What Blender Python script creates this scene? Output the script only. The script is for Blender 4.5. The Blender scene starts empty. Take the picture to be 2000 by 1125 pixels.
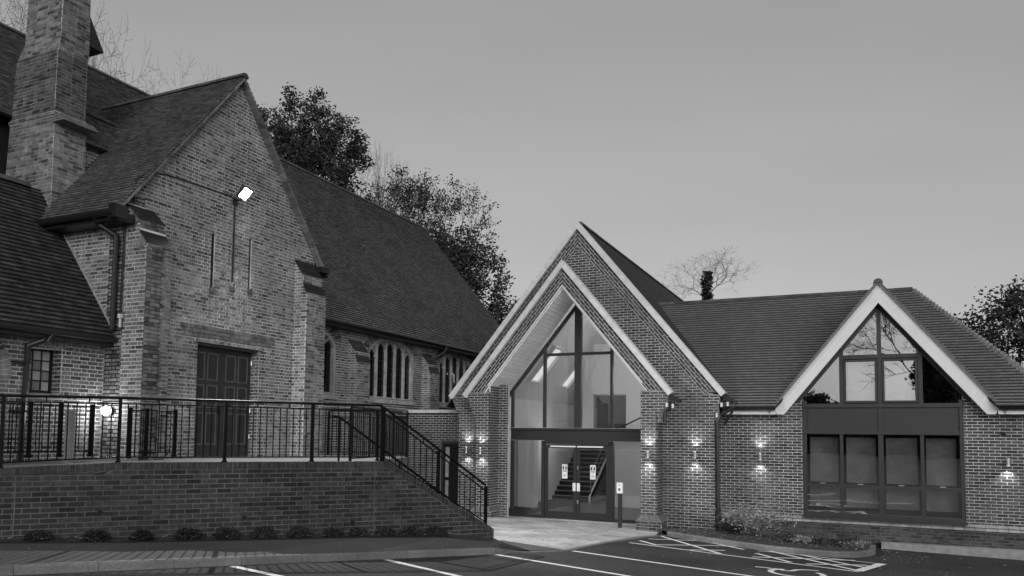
import bpy, math, random
from mathutils import Vector, Matrix
random.seed(11)
SC = bpy.context.scene
COL = SC.collection
V = Vector
sin, cos, tan, pi, rad = math.sin, math.cos, math.tan, math.pi, math.radians

# ------------------------------------------------------------------ camera
EYE = V((0, 0, 2.6))
cd = bpy.data.cameras.new('camera')
cam = bpy.data.objects.new('camera', cd)
COL.objects.link(cam)
SC.camera = cam
yaw, pitch, roll = rad(25.297), rad(3.773), rad(0.715)
fw = V((-sin(yaw) * cos(pitch), cos(yaw) * cos(pitch), sin(pitch)))
r0 = V((cos(yaw), sin(yaw), 0))
u0 = r0.cross(fw)
rr = r0 * cos(roll) + u0 * sin(roll)
uu = u0 * cos(roll) - r0 * sin(roll)
cam.matrix_world = Matrix(((rr.x, uu.x, -fw.x, EYE.x), (rr.y, uu.y, -fw.y, EYE.y), (rr.z, uu.z, -fw.z, EYE.z), (0, 0, 0, 1)))
cd.sensor_width = 36
cd.lens = 36 * 1522.3 / 2000
cd.shift_x = 0.0165
cd.shift_y = 0.0937
cd.clip_start = 0.1
cd.clip_end = 2000
SC.render.resolution_x, SC.render.resolution_y = 1024, 576

# ------------------------------------------------------------------ sky, sun, exposure
SUN_EL, SUN_ROT = rad(14), rad(150)
w = bpy.data.worlds.new('World')
SC.world = w
w.use_nodes = True
nt = w.node_tree
bg = nt.nodes['Background']
sky = nt.nodes.new('ShaderNodeTexSky')
sky.sky_type = 'NISHITA'
sky.sun_disc = False
sky.sun_elevation = SUN_EL
sky.sun_rotation = SUN_ROT
sky.dust_density = 3.0
sky.ozone_density = 1.0
bw = nt.nodes.new('ShaderNodeRGBToBW')
nt.links.new(sky.outputs[0], bw.inputs[0])
gm = nt.nodes.new('ShaderNodeMath'); gm.operation = 'POWER'; gm.inputs[1].default_value = 0.55
nt.links.new(bw.outputs[0], gm.inputs[0])
tc = nt.nodes.new('ShaderNodeTexCoord'); mp = nt.nodes.new('ShaderNodeMapping'); mp.inputs['Scale'].default_value = (1.2, 1.2, 5)
cn = nt.nodes.new('ShaderNodeTexNoise'); cn.inputs['Scale'].default_value = 1.6; cn.inputs['Detail'].default_value = 5
cr = nt.nodes.new('ShaderNodeMapRange'); cr.inputs[1].default_value = .35; cr.inputs[2].default_value = .7; cr.inputs[3].default_value = .965; cr.inputs[4].default_value = 1.04
cm_ = nt.nodes.new('ShaderNodeMath'); cm_.operation = 'MULTIPLY'
nt.links.new(tc.outputs['Generated'], mp.inputs[0]); nt.links.new(mp.outputs[0], cn.inputs['Vector']); nt.links.new(cn.outputs[0], cr.inputs[0])
nt.links.new(gm.outputs[0], cm_.inputs[0]); nt.links.new(cr.outputs[0], cm_.inputs[1])
nt.links.new(cm_.outputs[0], bg.inputs[0])
bg.inputs[1].default_value = 0.15
sl = bpy.data.lights.new('sun', 'SUN')
sl.energy = 1.1
sl.angle = rad(50)
so = bpy.data.objects.new('sun', sl)
COL.objects.link(so)
sd = V((sin(SUN_ROT) * cos(SUN_EL), cos(SUN_ROT) * cos(SUN_EL), sin(SUN_EL)))
so.rotation_euler = sd.to_track_quat('Z', 'Y').to_euler()
vs = SC.view_settings
vs.view_transform = 'Standard'
vs.look = 'None'
vs.gamma = 1
vs.use_curve_mapping = False
vs.exposure = 0.72

# ------------------------------------------------------------------ materials
def mat(name, base, rough=.85, noise=.25, nscale=6.0, bump=.0, bscale=40.0, metal=0.0, spots=None, big=None, spec=.3):
    m = bpy.data.materials.new(name)
    m.use_nodes = True
    n, l = m.node_tree.nodes, m.node_tree.links
    b = n['Principled BSDF']
    b.inputs['Roughness'].default_value = rough
    b.inputs['Metallic'].default_value = metal
    b.inputs['Specular IOR Level'].default_value = spec
    geo = n.new('ShaderNodeNewGeometry')
    at = n.new('ShaderNodeAttribute'); at.attribute_name = 'tone'
    nz = n.new('ShaderNodeTexNoise'); nz.inputs['Scale'].default_value = nscale; nz.inputs['Detail'].default_value = 6
    l.new(geo.outputs['Position'], nz.inputs['Vector'])
    mr = n.new('ShaderNodeMapRange')
    mr.inputs[1].default_value = .3; mr.inputs[2].default_value = .7
    mr.inputs[3].default_value = 1 - noise; mr.inputs[4].default_value = 1 + noise
    l.new(nz.outputs[0], mr.inputs[0])
    m1 = n.new('ShaderNodeMath'); m1.operation = 'MULTIPLY'
    l.new(mr.outputs[0], m1.inputs[0]); l.new(at.outputs['Fac'], m1.inputs[1])
    m2 = n.new('ShaderNodeMath'); m2.operation = 'MULTIPLY'; m2.inputs[1].default_value = base
    l.new(m1.outputs[0], m2.inputs[0])
    out = m2.outputs[0]
    if big:
        nb = n.new('ShaderNodeTexNoise'); nb.inputs['Scale'].default_value = big[0]; nb.inputs['Detail'].default_value = 4
        l.new(geo.outputs['Position'], nb.inputs['Vector'])
        mb_ = n.new('ShaderNodeMapRange'); mb_.inputs[1].default_value = .35; mb_.inputs[2].default_value = .65
        mb_.inputs[3].default_value = big[1]; mb_.inputs[4].default_value = big[2]
        l.new(nb.outputs[0], mb_.inputs[0])
        m3 = n.new('ShaderNodeMath'); m3.operation = 'MULTIPLY'
        l.new(out, m3.inputs[0]); l.new(mb_.outputs[0], m3.inputs[1]); out = m3.outputs[0]
    if spots:
        ns = n.new('ShaderNodeTexNoise'); ns.inputs['Scale'].default_value = spots[0]; ns.inputs['Detail'].default_value = 5
        l.new(geo.outputs['Position'], ns.inputs['Vector'])
        ms = n.new('ShaderNodeMapRange'); ms.inputs[1].default_value = spots[1]; ms.inputs[2].default_value = spots[1] + .04
        l.new(ns.outputs[0], ms.inputs[0])
        mx = n.new('ShaderNodeMix'); mx.data_type = 'FLOAT'
        l.new(ms.outputs[0], mx.inputs[0]); l.new(out, mx.inputs[2]); mx.inputs[3].default_value = spots[2]
        out = mx.outputs[0]
    l.new(out, b.inputs['Base Color'])
    if bump:
        bn = n.new('ShaderNodeTexNoise'); bn.inputs['Scale'].default_value = bscale; bn.inputs['Detail'].default_value = 5
        l.new(geo.outputs['Position'], bn.inputs['Vector'])
        bp = n.new('ShaderNodeBump'); bp.inputs['Strength'].default_value = bump; bp.inputs['Distance'].default_value = .01
        l.new(bn.outputs[0], bp.inputs['Height']); l.new(bp.outputs[0], b.inputs['Normal'])
    return m

def emit(name, val, strength):
    m = bpy.data.materials.new(name); m.use_nodes = True
    n = m.node_tree.nodes; n.clear()
    e = n.new('ShaderNodeEmission'); e.inputs[0].default_value = (val, val, val, 1); e.inputs[1].default_value = strength
    o = n.new('ShaderNodeOutputMaterial'); m.node_tree.links.new(e.outputs[0], o.inputs[0])
    return m

def glass(name, refl, tint=.9, wob=.0):
    m = bpy.data.materials.new(name); m.use_nodes = True
    n, l = m.node_tree.nodes, m.node_tree.links; n.clear()
    t = n.new('ShaderNodeBsdfTransparent'); t.inputs[0].default_value = (tint, tint, tint, 1)
    g = n.new('ShaderNodeBsdfGlossy'); g.inputs[0].default_value = (.9, .9, .9, 1); g.inputs['Roughness'].default_value = .01
    lw = n.new('ShaderNodeFresnel'); lw.inputs[0].default_value = 1.5
    a = n.new('ShaderNodeMath'); a.operation = 'ADD'; a.inputs[1].default_value = refl; a.use_clamp = True
    mx = n.new('ShaderNodeMixShader'); o = n.new('ShaderNodeOutputMaterial')
    l.new(lw.outputs[0], a.inputs[0]); l.new(a.outputs[0], mx.inputs[0]); l.new(t.outputs[0], mx.inputs[1]); l.new(g.outputs[0], mx.inputs[2])
    l.new(mx.outputs[0], o.inputs[0])
    if wob:
        geo = n.new('ShaderNodeNewGeometry')
        nz = n.new('ShaderNodeTexNoise'); nz.inputs['Scale'].default_value = 1.3; nz.inputs['Detail'].default_value = 1
        l.new(geo.outputs['Position'], nz.inputs['Vector'])
        bp = n.new('ShaderNodeBump'); bp.inputs['Strength'].default_value = wob; bp.inputs['Distance'].default_value = .05
        l.new(nz.outputs[0], bp.inputs['Height']); l.new(bp.outputs[0], g.inputs['Normal'])
    return m

M = dict(
    old_brick=mat('old_brick', .155, noise=.35, nscale=9, bump=.6, bscale=60, big=(.7, .75, 1.25)),
    old_mortar=mat('old_mortar', .47, noise=.25, nscale=5, bump=.4, big=(.8, .75, 1.2)),
    new_brick=mat('new_brick', .066, noise=.35, nscale=14, bump=.5, bscale=80, big=(.6, .8, 1.2)),
    new_mortar=mat('new_mortar', .48, noise=.2, nscale=8, bump=.3, big=(.7, .7, 1.2)),
    wall_brick=mat('retaining_brick', .036, noise=.35, nscale=12, bump=.5, bscale=70, big=(.9, .85, 1.15)),
    wall_mortar=mat('retaining_mortar', .105, noise=.25, nscale=6, bump=.3, big=(.8, .7, 1.3)),
    old_tile=mat('old_roof_tile', .135, rough=.85, noise=.3, nscale=9, bump=.5, bscale=50, spots=(6.5, .715, .3), big=(.9, .88, 1.15)),
    annexe_tile=mat('annexe_roof_tile', .05, rough=.75, noise=.5, nscale=5, bump=.5, bscale=50, spots=(7, .735, .2)),
    new_tile=mat('new_roof_tile', .16, rough=.75, noise=.12, nscale=7, bump=.2),
    ridge=mat('ridge_tile_clay', .07, rough=.7, noise=.3, nscale=7, bump=.3),
    under=mat('shade_backing', .012, noise=.1),  # near-black; stands for shade between tile rows and inside slits
    stone=mat('dressed_stone', .33, noise=.25, nscale=7, bump=.4, bscale=50, big=(1.2, .75, 1.15)),
    cast=mat('cast_stone', .6, noise=.1, nscale=6, bump=.15),
    band=mat('string_stone', .24, noise=.2, nscale=6, bump=.2),
    white=mat('white_board', .6, rough=.5, noise=.04),
    soffit=mat('soffit_board', .75, rough=.5, noise=.06),
    barge=mat('white_bargeboard', .62, rough=.6, noise=.05, nscale=2),
    frame=mat('dark_grey_frame', .032, rough=.45, noise=.05),
    black=mat('black_metal', .010, rough=.4, noise=.1, spec=.5),
    rail=mat('black_railing_paint', .006, rough=.35, noise=.1, bump=.2, bscale=150, spec=.06),
    door=mat('painted_timber_door', .035, rough=.5, noise=.15),
    steel=mat('brushed_steel', .55, rough=.3, noise=.1, metal=.8),
    asphalt=mat('asphalt', .046, rough=.9, noise=.55, nscale=38, bump=.9, bscale=90, spec=.2, big=(.5, .7, 1.3)),
    path=mat('path_asphalt', .085, rough=.9, noise=.3, nscale=80, bump=.6, bscale=140, big=(.6, .85, 1.15)),
    kerb=mat('kerb_concrete', .17, rough=.85, noise=.2, nscale=30, bump=.4, bscale=90, big=(1.2, .8, 1.15)),
    slab=mat('paving_stone', .42, rough=.8, noise=.18, nscale=8, bump=.3, big=(1.1, .78, 1.12)),
    paint=mat('road_paint', .75, rough=.7, noise=.15, nscale=35, spots=(45, .64, .2)),
    soil=mat('soil', .045, rough=1, noise=.5, nscale=18, bump=1.0, bscale=25),
    terrace=mat('terrace_concrete', .11, rough=.85, noise=.3, nscale=14, bump=.3),
    leaf=mat('dark_leaf', .032, rough=.6, noise=.5, nscale=.7),
    leafl=mat('pale_leaf', .22, rough=.55, noise=.4, nscale=4),
    twig=mat('bark', .07, rough=.9, noise=.3),
    litter=mat('dead_leaf', .22, rough=.8, noise=.5, nscale=6),
    inner=mat('interior_plaster', .75, rough=.8, noise=.03),
    carpet=mat('interior_floor', .07, rough=.35, noise=.3, nscale=3),
    pane_reflection=mat('pale_reflection', .55, rough=.8, noise=.25, nscale=2.5),  # pale tone painted behind the panes to stand for their reflections
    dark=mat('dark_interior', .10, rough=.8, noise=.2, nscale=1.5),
    sign=mat('white_sign', .8, rough=.5, noise=.02),
    glass=glass('clear_glass', .03, .88),
    wglass=glass('reflective_glass', .27, .92, .04),
    lead=glass('leaded_glass', .02, .25, .5),
    lamp=emit('lit_lens', 1, 2.0),
    flood=emit('floodlight_lens', 1, 25.0),
    globe=emit('lit_globe', 1, 22.0),
    panel=emit('ceiling_and_fill_panel', 1, 2.2),
    rooflight=emit('rooflight_glow', .5, 1.2),  # emission stands for the sky light seen through the pane
)

# ------------------------------------------------------------------ object helpers
def prop(o, label=None, cat=None, group=None, kind=None):
    if label: o['label'] = label
    if cat: o['category'] = cat
    if group: o['group'] = group
    if kind: o['kind'] = kind
    return o

def thing(name, label, cat, loc=(0, 0, 0), group=None):
    o = bpy.data.objects.new(name, None)
    o.empty_display_size = .2
    COL.objects.link(o)
    o.location = loc
    bpy.context.view_layer.update() if False else None
    o['loc0'] = 0
    del o['loc0']
    return prop(o, label, cat, group)

def world_of(o):
    m = Matrix.Identity(4)
    while o:
        m = o.matrix_basis @ m
        if o.parent: m = o.matrix_parent_inverse @ m
        o = o.parent
    return m

class MB:
    def __init__(s):
        s.v, s.f, s.t = [], [], []
    def quad(s, pts, tone=1.0):
        i = len(s.v); s.v += [tuple(p) for p in pts]; s.f.append(tuple(range(i, i + len(pts)))); s.t.append(tone)
    def hexa(s, a, b, tone=1.0, back=True):
        """a: four back points, b: four front points, both counter-clockwise seen from the front"""
        i = len(s.v); s.v += [tuple(p) for p in a] + [tuple(p) for p in b]
        F = [(i + 4, i + 5, i + 6, i + 7), (i, i + 1, i + 5, i + 4), (i + 1, i + 2, i + 6, i + 5), (i + 2, i + 3, i + 7, i + 6), (i + 3, i, i + 4, i + 7)]
        if back: F.append((i + 3, i + 2, i + 1, i))
        s.f += F; s.t += [tone] * len(F)
    def box(s, x0, x1, y0, y1, z0, z1, tone=1.0):
        s.hexa([(x0, y0, z0), (x0, y1, z0), (x1, y1, z0), (x1, y0, z0)][::-1], [(x0, y0, z1), (x0, y1, z1), (x1, y1, z1), (x1, y0, z1)][::-1], tone)
    def fbox(s, F, a, b, c, d, w0, w1, tone=1.0):
        s.fquad(F, [(a, c), (b, c), (b, d), (a, d)], w0, w1, tone)
    def fquad(s, F, q, w0, w1, tone=1.0, back=True):
        if not isinstance(w1, (tuple, list)): w1 = (w1,) * 4
        s.hexa([F.p(u, v, w0) for u, v in q], [F.p(u, v, ww) for (u, v), ww in zip(q, w1)], tone, back)
    def tube(s, p, q, r, n=6, r2=None, tone=1.0, cap=True):
        p, q = V(p), V(q); d = q - p
        if d.length < 1e-6: return
        d.normalize()
        a = d.orthogonal().normalized(); b = d.cross(a)
        if r2 is None: r2 = r
        i = len(s.v)
        for k in range(n):
            c = a * cos(2 * pi * k / n) + b * sin(2 * pi * k / n)
            s.v.append(tuple(p + c * r)); s.v.append(tuple(q + c * r2))
        for k in range(n):
            k2 = (k + 1) % n
            s.f.append((i + 2 * k, i + 2 * k2, i + 2 * k2 + 1, i + 2 * k + 1)); s.t.append(tone)
        if cap:
            s.f.append(tuple(i + 2 * k for k in range(n))[::-1]); s.f.append(tuple(i + 2 * k + 1 for k in range(n))); s.t += [tone, tone]
    def path(s, pts, r, n=6, tone=1.0):
        for a, b in zip(pts, pts[1:]): s.tube(a, b, r, n, tone=tone)
        for c in pts[1:-1]: s.ball(c, r, 6, 4, tone)
    def ball(s, c, r, n=8, m=6, tone=1.0, sz=1.0):
        c = V(c); i = len(s.v)
        for a in range(m + 1):
            th = pi * a / m
            for b in range(n):
                ph = 2 * pi * b / n
                s.v.append((c.x + r * sin(th) * cos(ph), c.y + r * sin(th) * sin(ph), c.z + r * cos(th) * sz))
        for a in range(m):
            for b in range(n):
                b2 = (b + 1) % n
                s.f.append((i + a * n + b, i + (a + 1) * n + b, i + (a + 1) * n + b2, i + a * n + b2)); s.t.append(tone)
    def mesh(s, name):
        me = bpy.data.meshes.new(name)
        me.from_pydata(s.v, [], s.f)
        at = me.attributes.new('tone', 'FLOAT', 'FACE')
        at.data.foreach_set('value', s.t)
        return me
    def build(s, name, m, parent=None, label=None, kind=None, smooth=False):
        me = s.mesh(name)
        me.materials.append(M[m] if isinstance(m, str) else m)
        if smooth: me.shade_smooth()
        o = bpy.data.objects.new(name, me)
        COL.objects.link(o)
        if parent:
            o.parent = parent
            o.matrix_parent_inverse = world_of(parent).inverted()
        if label: o['label'] = label
        if kind: o['kind'] = kind
        return o

class Fr:
    """a flat working frame: origin, along, up, outward normal"""
    def __init__(s, O, U, W):
        s.O, s.U, s.V = V(O), V(U).normalized(), V(W).normalized(); s.N = s.U.cross(s.V)
    def p(s, u, v, w=0): return s.O + s.U * u + s.V * v + s.N * w
    def m(s, u, v, w=0):
        o = s.p(u, v, w)
        return Matrix(((s.U.x, s.V.x, s.N.x, o.x), (s.U.y, s.V.y, s.N.y, o.y), (s.U.z, s.V.z, s.N.z, o.z), (0, 0, 0, 1)))

def FX(x): return Fr((x, 0, 0), (0, 1, 0), (0, 0, 1))       # faces +X, u = Y, v = Z
def FYm(y): return Fr((0, y, 0), (1, 0, 0), (0, 0, 1))      # faces -Y, u = X, v = Z

def tone_old():
    r = random.random()
    if r < .13: return random.uniform(.30, .5)
    if r < .35: return random.uniform(.6, .85)
    return random.uniform(.85, 1.35)
def tone_new(): return random.uniform(.65, 1.3) if random.random() < .85 else random.uniform(.4, .6)
def tone_tile(): return random.uniform(.7, 1.3)

_unit = {}
def unit_mesh(name, L, H, D, m, tone, tilt):
    key = (name, round(L, 3), round(H, 3), m, round(tone, 1), tilt)
    if key not in _unit:
        b = MB(); F0 = Fr((0, 0, 0), (1, 0, 0), (0, 1, 0))
        w = (D, D, tilt, tilt) if tilt is not None else (D,) * 4
        b.fquad(F0, [(-L / 2, -H / 2), (L / 2, -H / 2), (L / 2, H / 2), (-L / 2, H / 2)], -.004, w, tone)
        me = b.mesh(name); me.materials.append(M[m]); _unit[key] = me
    return _unit[key]

def pieces(parent, name, F, iv, v0, v1, thick, pm, bm, piece='brick', L=.225, H=.075, j=.014, bond='stretcher', n_ind=25, proud=.005,
           tone=tone_new, tilt=None, rough=.0015, sag=None):
    """backing slab with courses of separate pieces on it"""
    back = MB(); stuff = MB(); full = []
    k0, k1 = int(math.floor(v0 / H + 1e-6)), int(math.ceil(v1 / H - 1e-6))
    for k in range(k0, k1):
        za, zb = max(v0, k * H), min(v1, k * H + H)
        if zb - za < .008: continue
        ia, ib = iv(za + 1e-4), iv(zb - 1e-4)
        if len(ia) != len(ib):
            ia = ib = iv((za + zb) / 2)
        for (a0, b0), (a1, b1) in zip(ia, ib):
            if b0 - a0 < .004 and b1 - a1 < .004: continue
            back.fquad(F, [(a0, za), (max(b0, a0), za), (max(b1, a1), zb), (a1, zb)], -thick, 0)
            lo, hi = min(a0, a1), max(b0, b1)
            pz0, pz1 = za + (j / 2 if tilt is None else min(.03, (zb - za) * .33)), zb - (j / 2 if tilt is None else 0)  # gap below each tile row shows dark backing as a painted shadow line
            # joints along this course
            cuts = []
            if bond == 'flemish':
                x = math.floor(lo / (1.5 * L)) * 1.5 * L - 1.5 * L + (k % 2) * .75 * L
                while x < hi + L:
                    cuts += [(x, x + L), (x + L, x + 1.5 * L)]; x += 1.5 * L
            else:
                x = math.floor(lo / L) * L - L + (k % 2) * L / 2
                while x < hi + L:
                    cuts.append((x, x + L)); x += L
            for p, q in cuts:
                p += j / 2; q -= j / 2
                if q < lo or p > hi: continue
                bl, tl, br, tr = max(p, a0), max(p, a1), min(q, b0), min(q, b1)
                if br - bl < .012 and tr - tl < .012: continue
                if br < bl: bl = br = (bl + br) / 2
                if tr < tl: tl = tr = (tl + tr) / 2
                isfull = bl == p and tl == p and br == q and tr == q and abs(zb - za - H) < 1e-4
                w = proud + random.uniform(-rough, rough)
                if isfull and n_ind: full.append((p, q, pz0, pz1, w))
                else: put(stuff, F, [(bl, pz0), (br, pz0), (tr, pz1), (tl, pz1)], w, tone(), tilt)
    bo = back.build(name, bm, parent)
    if n_ind:
        c = [((F.p((a + b) / 2, (z0 + z1) / 2) - EYE), (a, b, z0, z1, w)) for a, b, z0, z1, w in full]
        def inview(d):
            dz = d.dot(fw)
            if dz < 1: return False
            x = 967 + 1522.3 * d.dot(rr) / dz; y = 750 - 1522.3 * d.dot(uu) / dz
            return 0 < x < 2000 and 0 < y < 1125
        c.sort(key=lambda t: (not inview(t[0]), t[0].length / (.3 + (t[1][1] - t[1][0]))))
        for i, (d, (a, b, z0, z1, w)) in enumerate(c):
            if i < n_ind:
                me = unit_mesh(piece, b - a, z1 - z0, proud, pm, tone(), tilt)
                o = bpy.data.objects.new(piece, me)
                COL.objects.link(o)
                o.parent = bo
                o.matrix_parent_inverse = world_of(bo).inverted()
                o.matrix_basis = F.m((a + b) / 2, (z0 + z1) / 2, w - proud)
            else:
                put(stuff, F, [(a, z0), (b, z0), (b, z1), (a, z1)], w, tone(), tilt)
    if stuff.f: stuff.build(piece + '_field', pm, bo, kind='stuff')
    return bo

def put(mb, F, q, w, t, tilt):
    w1 = w if tilt is None else (w, w * random.uniform(.85, 1.1), tilt, tilt)
    mb.fquad(F, q, -.004, w1, t, back=False)

def arch(parent, F, cu, cv, r0_, r1_, a0, a1, n, pm, bm, w=.012, name='arch_brick', holder='brick_arch'):
    b = MB(); N = n * 2
    for i in range(N):
        p, q = a0 + (a1 - a0) * i / N, a0 + (a1 - a0) * (i + 1) / N
        b.fquad(F, [(cu + r0_ * cos(p), cv + r0_ * sin(p)), (cu + r1_ * cos(p), cv + r1_ * sin(p)), (cu + r1_ * cos(q), cv + r1_ * sin(q)), (cu + r0_ * cos(q), cv + r0_ * sin(q))], -.05, w - .006)
    bo = b.build(holder, bm, parent)
    for i in range(n):
        g = .006 / r0_
        p, q = a0 + (a1 - a0) * i / n + g, a0 + (a1 - a0) * (i + 1) / n - g
        m_ = MB()
        m_.fquad(F, [(cu + r0_ * cos(p), cv + r0_ * sin(p)), (cu + r1_ * cos(p), cv + r1_ * sin(p)), (cu + r1_ * cos(q), cv + r1_ * sin(q)), (cu + r0_ * cos(q), cv + r0_ * sin(q))], 0, w, tone_old())
        m_.build(name, pm, bo)
    return bo

def gz(x, y):
    return 1.004 - .0192 * max(-15, min(8, x)) - .0486 * max(-10, min(22, y))

# ------------------------------------------------------------------ ground, paths
XS, YS = [-400, -15, 8, 400], [-400, -10, 22, 500]
b = MB()
for i in range(3):
    for k in range(3):
        b.quad([(x, y, gz(x, y)) for x, y in ((XS[i], YS[k]), (XS[i + 1], YS[k]), (XS[i + 1], YS[k + 1]), (XS[i], YS[k + 1]))])
prop(b.build('car_park', 'asphalt'), kind='structure', label='dark asphalt car park sloping down to the new building')

RW0 = V((-8.14, 10.43, 0)); RD = V((.606, .795, 0)).normalized(); RN = V((RD.y, -RD.x, 0))
def rw(t, off=0, z=0): return RW0 + RD * t + RN * off + V((0, 0, z))

def offset_line(pts, d):
    out = []
    for i, p in enumerate(pts):
        a = V(pts[max(i - 1, 0)]); c = V(pts[min(i + 1, len(pts) - 1)])
        t = (c - a).normalized(); out.append((p[0] - t.y * d, p[1] + t.x * d))
    return out

KERB1 = [(-12.0, .3), (-9.12, 5.88), (-7.96, 8.34), (-7.0, 10.35), (-5.91, 12.58), (-5.5, 13.4)]
KERB2 = [(-4.5, 19.72), (-3.08, 18.62), (-1.91, 18.02), (-1.0, 17.86), (-.42, 18.05), (-.02, 18.6), (.2, 19.5), (.22, 21.15)]
def kerb_run(name, label, pts, side, drop_end=False, seg=.915, hgt=.115):
    t = thing(name, label, 'kerb', (pts[0][0], pts[0][1], gz(*pts[0])))
    # resample
    P = [V((x, y)) for x, y in pts]
    L_ = [0]
    for a, c in zip(P, P[1:]): L_.append(L_[-1] + (c - a).length)
    def at(s):
        for i in range(len(P) - 1):
            if s <= L_[i + 1] or i == len(P) - 2:
                return P[i].lerp(P[i + 1], (s - L_[i]) / (L_[i + 1] - L_[i])), (P[i + 1] - P[i]).normalized()
    s = 0
    while s < L_[-1] - .05:
        e = min(s + seg, L_[-1])
        n_ = 3
        bb = MB()
        for q in range(n_):
            s0, s1 = s + (e - s) * q / n_ + (.003 if q == 0 else 0), s + (e - s) * (q + 1) / n_ - (.003 if q == n_ - 1 else 0)
            (p, d0), (r_, d1) = at(s0), at(s1)
            def sec(pp, dd, s_):
                h = hgt
                if drop_end and s_ > L_[-1] - .9: h = hgt * max(.12, (L_[-1] - s_) / .9)
                nn = V((-dd.y, dd.x)) * side
                z = gz(pp.x, pp.y)
                a_ = pp; c_ = pp + nn * .018; e_ = pp + nn * .125
                return [(a_.x, a_.y, z - .1), (a_.x, a_.y, z + h - .022), (c_.x, c_.y, z + h), (e_.x, e_.y, z + h), (e_.x, e_.y, z - .1)]
            A, B = sec(p, d0, s0), sec(r_, d1, s1)
            for k in range(5):
                k2 = (k + 1) % 5
                bb.quad([A[k], A[k2], B[k2], B[k]] if side < 0 else [A[k], B[k], B[k2], A[k2]], 1)
            if q == 0: bb.quad(A)
            if q == n_ - 1: bb.quad(B[::-1])
        tn = random.uniform(.85, 1.15)
        bb.t = [tn] * len(bb.t)
        bb.build('kerb_stone', 'kerb', t)
        s = e
    return t
kerb_run('kerb', 'concrete kerb between the parking bays and the raised path by the retaining wall', KERB1, 1, True)
kerb_run('kerb', 'curved concrete kerb round the planted bed in front of the right wing', KERB2, 1)
# flush edging of the paved forecourt
PLAZA = [(-5.5, 13.4), (-5.12, 14.2), (-5.05, 16.3), (-4.8, 18.7), (-4.5, 19.72)]
b = MB()
for p, q in zip(PLAZA, PLAZA[1:]):
    a, c = V(p), V(q); n_ = V((-(c - a).y, (c - a).x)).normalized() * .12
    pts = [a, c, c + n_, a + n_]
    b.hexa([(x.x, x.y, gz(x.x, x.y) - .1) for x in pts], [(x.x, x.y, gz(x.x, x.y) + .02) for x in pts])
prop(b.build('flush_kerb', 'kerb'), label='flush kerb edging between paved forecourt and car park', kind='structure')
# kerb along the base of the right wing wall
b = MB()
b.box(.35, 7.0, 21.5, 21.72, -.2, .11)
prop(b.build('wall_kerb', 'band'), kind='structure')

# raised path beside the retaining wall
bed = [tuple(rw(t_, .36, z_)) for t_, z_ in ((-8.4, 1.27), (-4.4, 1.07), (-2.9, 1.0), (-1.0, .945), (.7, .90), (2.1, .84), (3.3, .68))]
kb = offset_line(KERB1, .12)
kk = [kb[0], kb[1], ((kb[1][0] + kb[2][0]) / 2, (kb[1][1] + kb[2][1]) / 2), kb[2], kb[3], kb[4], kb[5]]
b = MB()
for i in range(len(bed) - 1):
    a, c = kk[i], kk[i + 1]
    e_, g_ = bed[i], bed[i + 1]
    h = .108 if i < 5 else .1
    h2 = .108 if i < 4 else (.1 if i == 4 else .03)
    b.quad([(a[0], a[1], gz(*a) + h), (c[0], c[1], gz(*c) + h2), g_, e_])
# tail of the path between the wall end and the forecourt
b.quad([(kk[-1][0], kk[-1][1], gz(*kk[-1]) + .03), (-5.2, 14.15, gz(-5.2, 14.15) + .03), (-6.75, 14.6, gz(-6.75, 14.6) + .05), bed[-1]])
prop(b.build('path', 'path'), kind='structure', label='raised asphalt path along the retaining wall')
# planting strip at wall foot
b = MB()
for i in range(len(bed) - 1):
    e_, g_ = V(bed[i]), V(bed[i + 1])
    f1 = RW0 + RD * (e_ - RW0).dot(RD) + V((0, 0, e_.z + .03)); f2 = RW0 + RD * (g_ - RW0).dot(RD) + V((0, 0, g_.z + .03))
    for q in range(8):
        for r in range(3):
            def pt(i_, j_):
                p = e_.lerp(g_, i_ / 8).lerp(f1.lerp(f2, i_ / 8), j_ / 3)
                random.seed(int(p.x * 977) + int(p.y * 431)); p.z += random.uniform(-.012, .02) if 0 < j_ < 3 else .006; return p
            b.quad([pt(q, r), pt(q + 1, r), pt(q + 1, r + 1), pt(q, r + 1)])
random.seed(5)
prop(b.build('planting_strip', 'soil'), kind='structure')
b = MB()
for p, q in zip(bed[:-1], bed[1:-1]):
    b.tube(V(p) + V((0, 0, .01)), V(q) + V((0, 0, .01)), .014, 4)
prop(b.build('steel_edging', 'black'), label='thin dark edging strip between path and planting under the wall', cat='edging')

# paved forecourt
plz = bpy.data.objects.new('forecourt', None)
b = MB()
poly = [(-4.75, 19.6), (-5.0, 18.7), (-5.17, 16.3), (-5.24, 14.25), (-6.75, 14.55), (-8.6, 16.0), (-12.6, 17.5), (-12.6, 22.1), (-4.96, 22.1), (-4.9, 20.6)]
b.quad([(x, y, gz(x, y) + .012) for x, y in poly[::-1]])
fc = prop(b.build('forecourt', 'kerb'), kind='structure', label='pale stone paved forecourt in front of the glazed porch')
def inpoly(x, y):
    c = False
    for i in range(len(poly)):
        (x1, y1), (x2, y2) = poly[i], poly[i - 1]
        if (y1 > y) != (y2 > y) and x < (x2 - x1) * (y - y1) / (y2 - y1) + x1: c = not c
    return c
def clip_poly(pts, xa, xb, ya, yb):
    def cl(P, f, g):
        out = []
        for i in range(len(P)):
            a, c = P[i - 1], P[i]
            fa, fc_ = f(a), f(c)
            if (fa >= 0) != (fc_ >= 0):
                t = fa / (fa - fc_); out.append((a[0] + (c[0] - a[0]) * t, a[1] + (c[1] - a[1]) * t))
            if fc_ >= 0: out.append(c)
        return out
    for f in (lambda p: p[0] - xa, lambda p: xb - p[0], lambda p: p[1] - ya, lambda p: yb - p[1]):
        if pts: pts = cl(pts, f, None)
    return pts
rest = MB(); ns = 0
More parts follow.
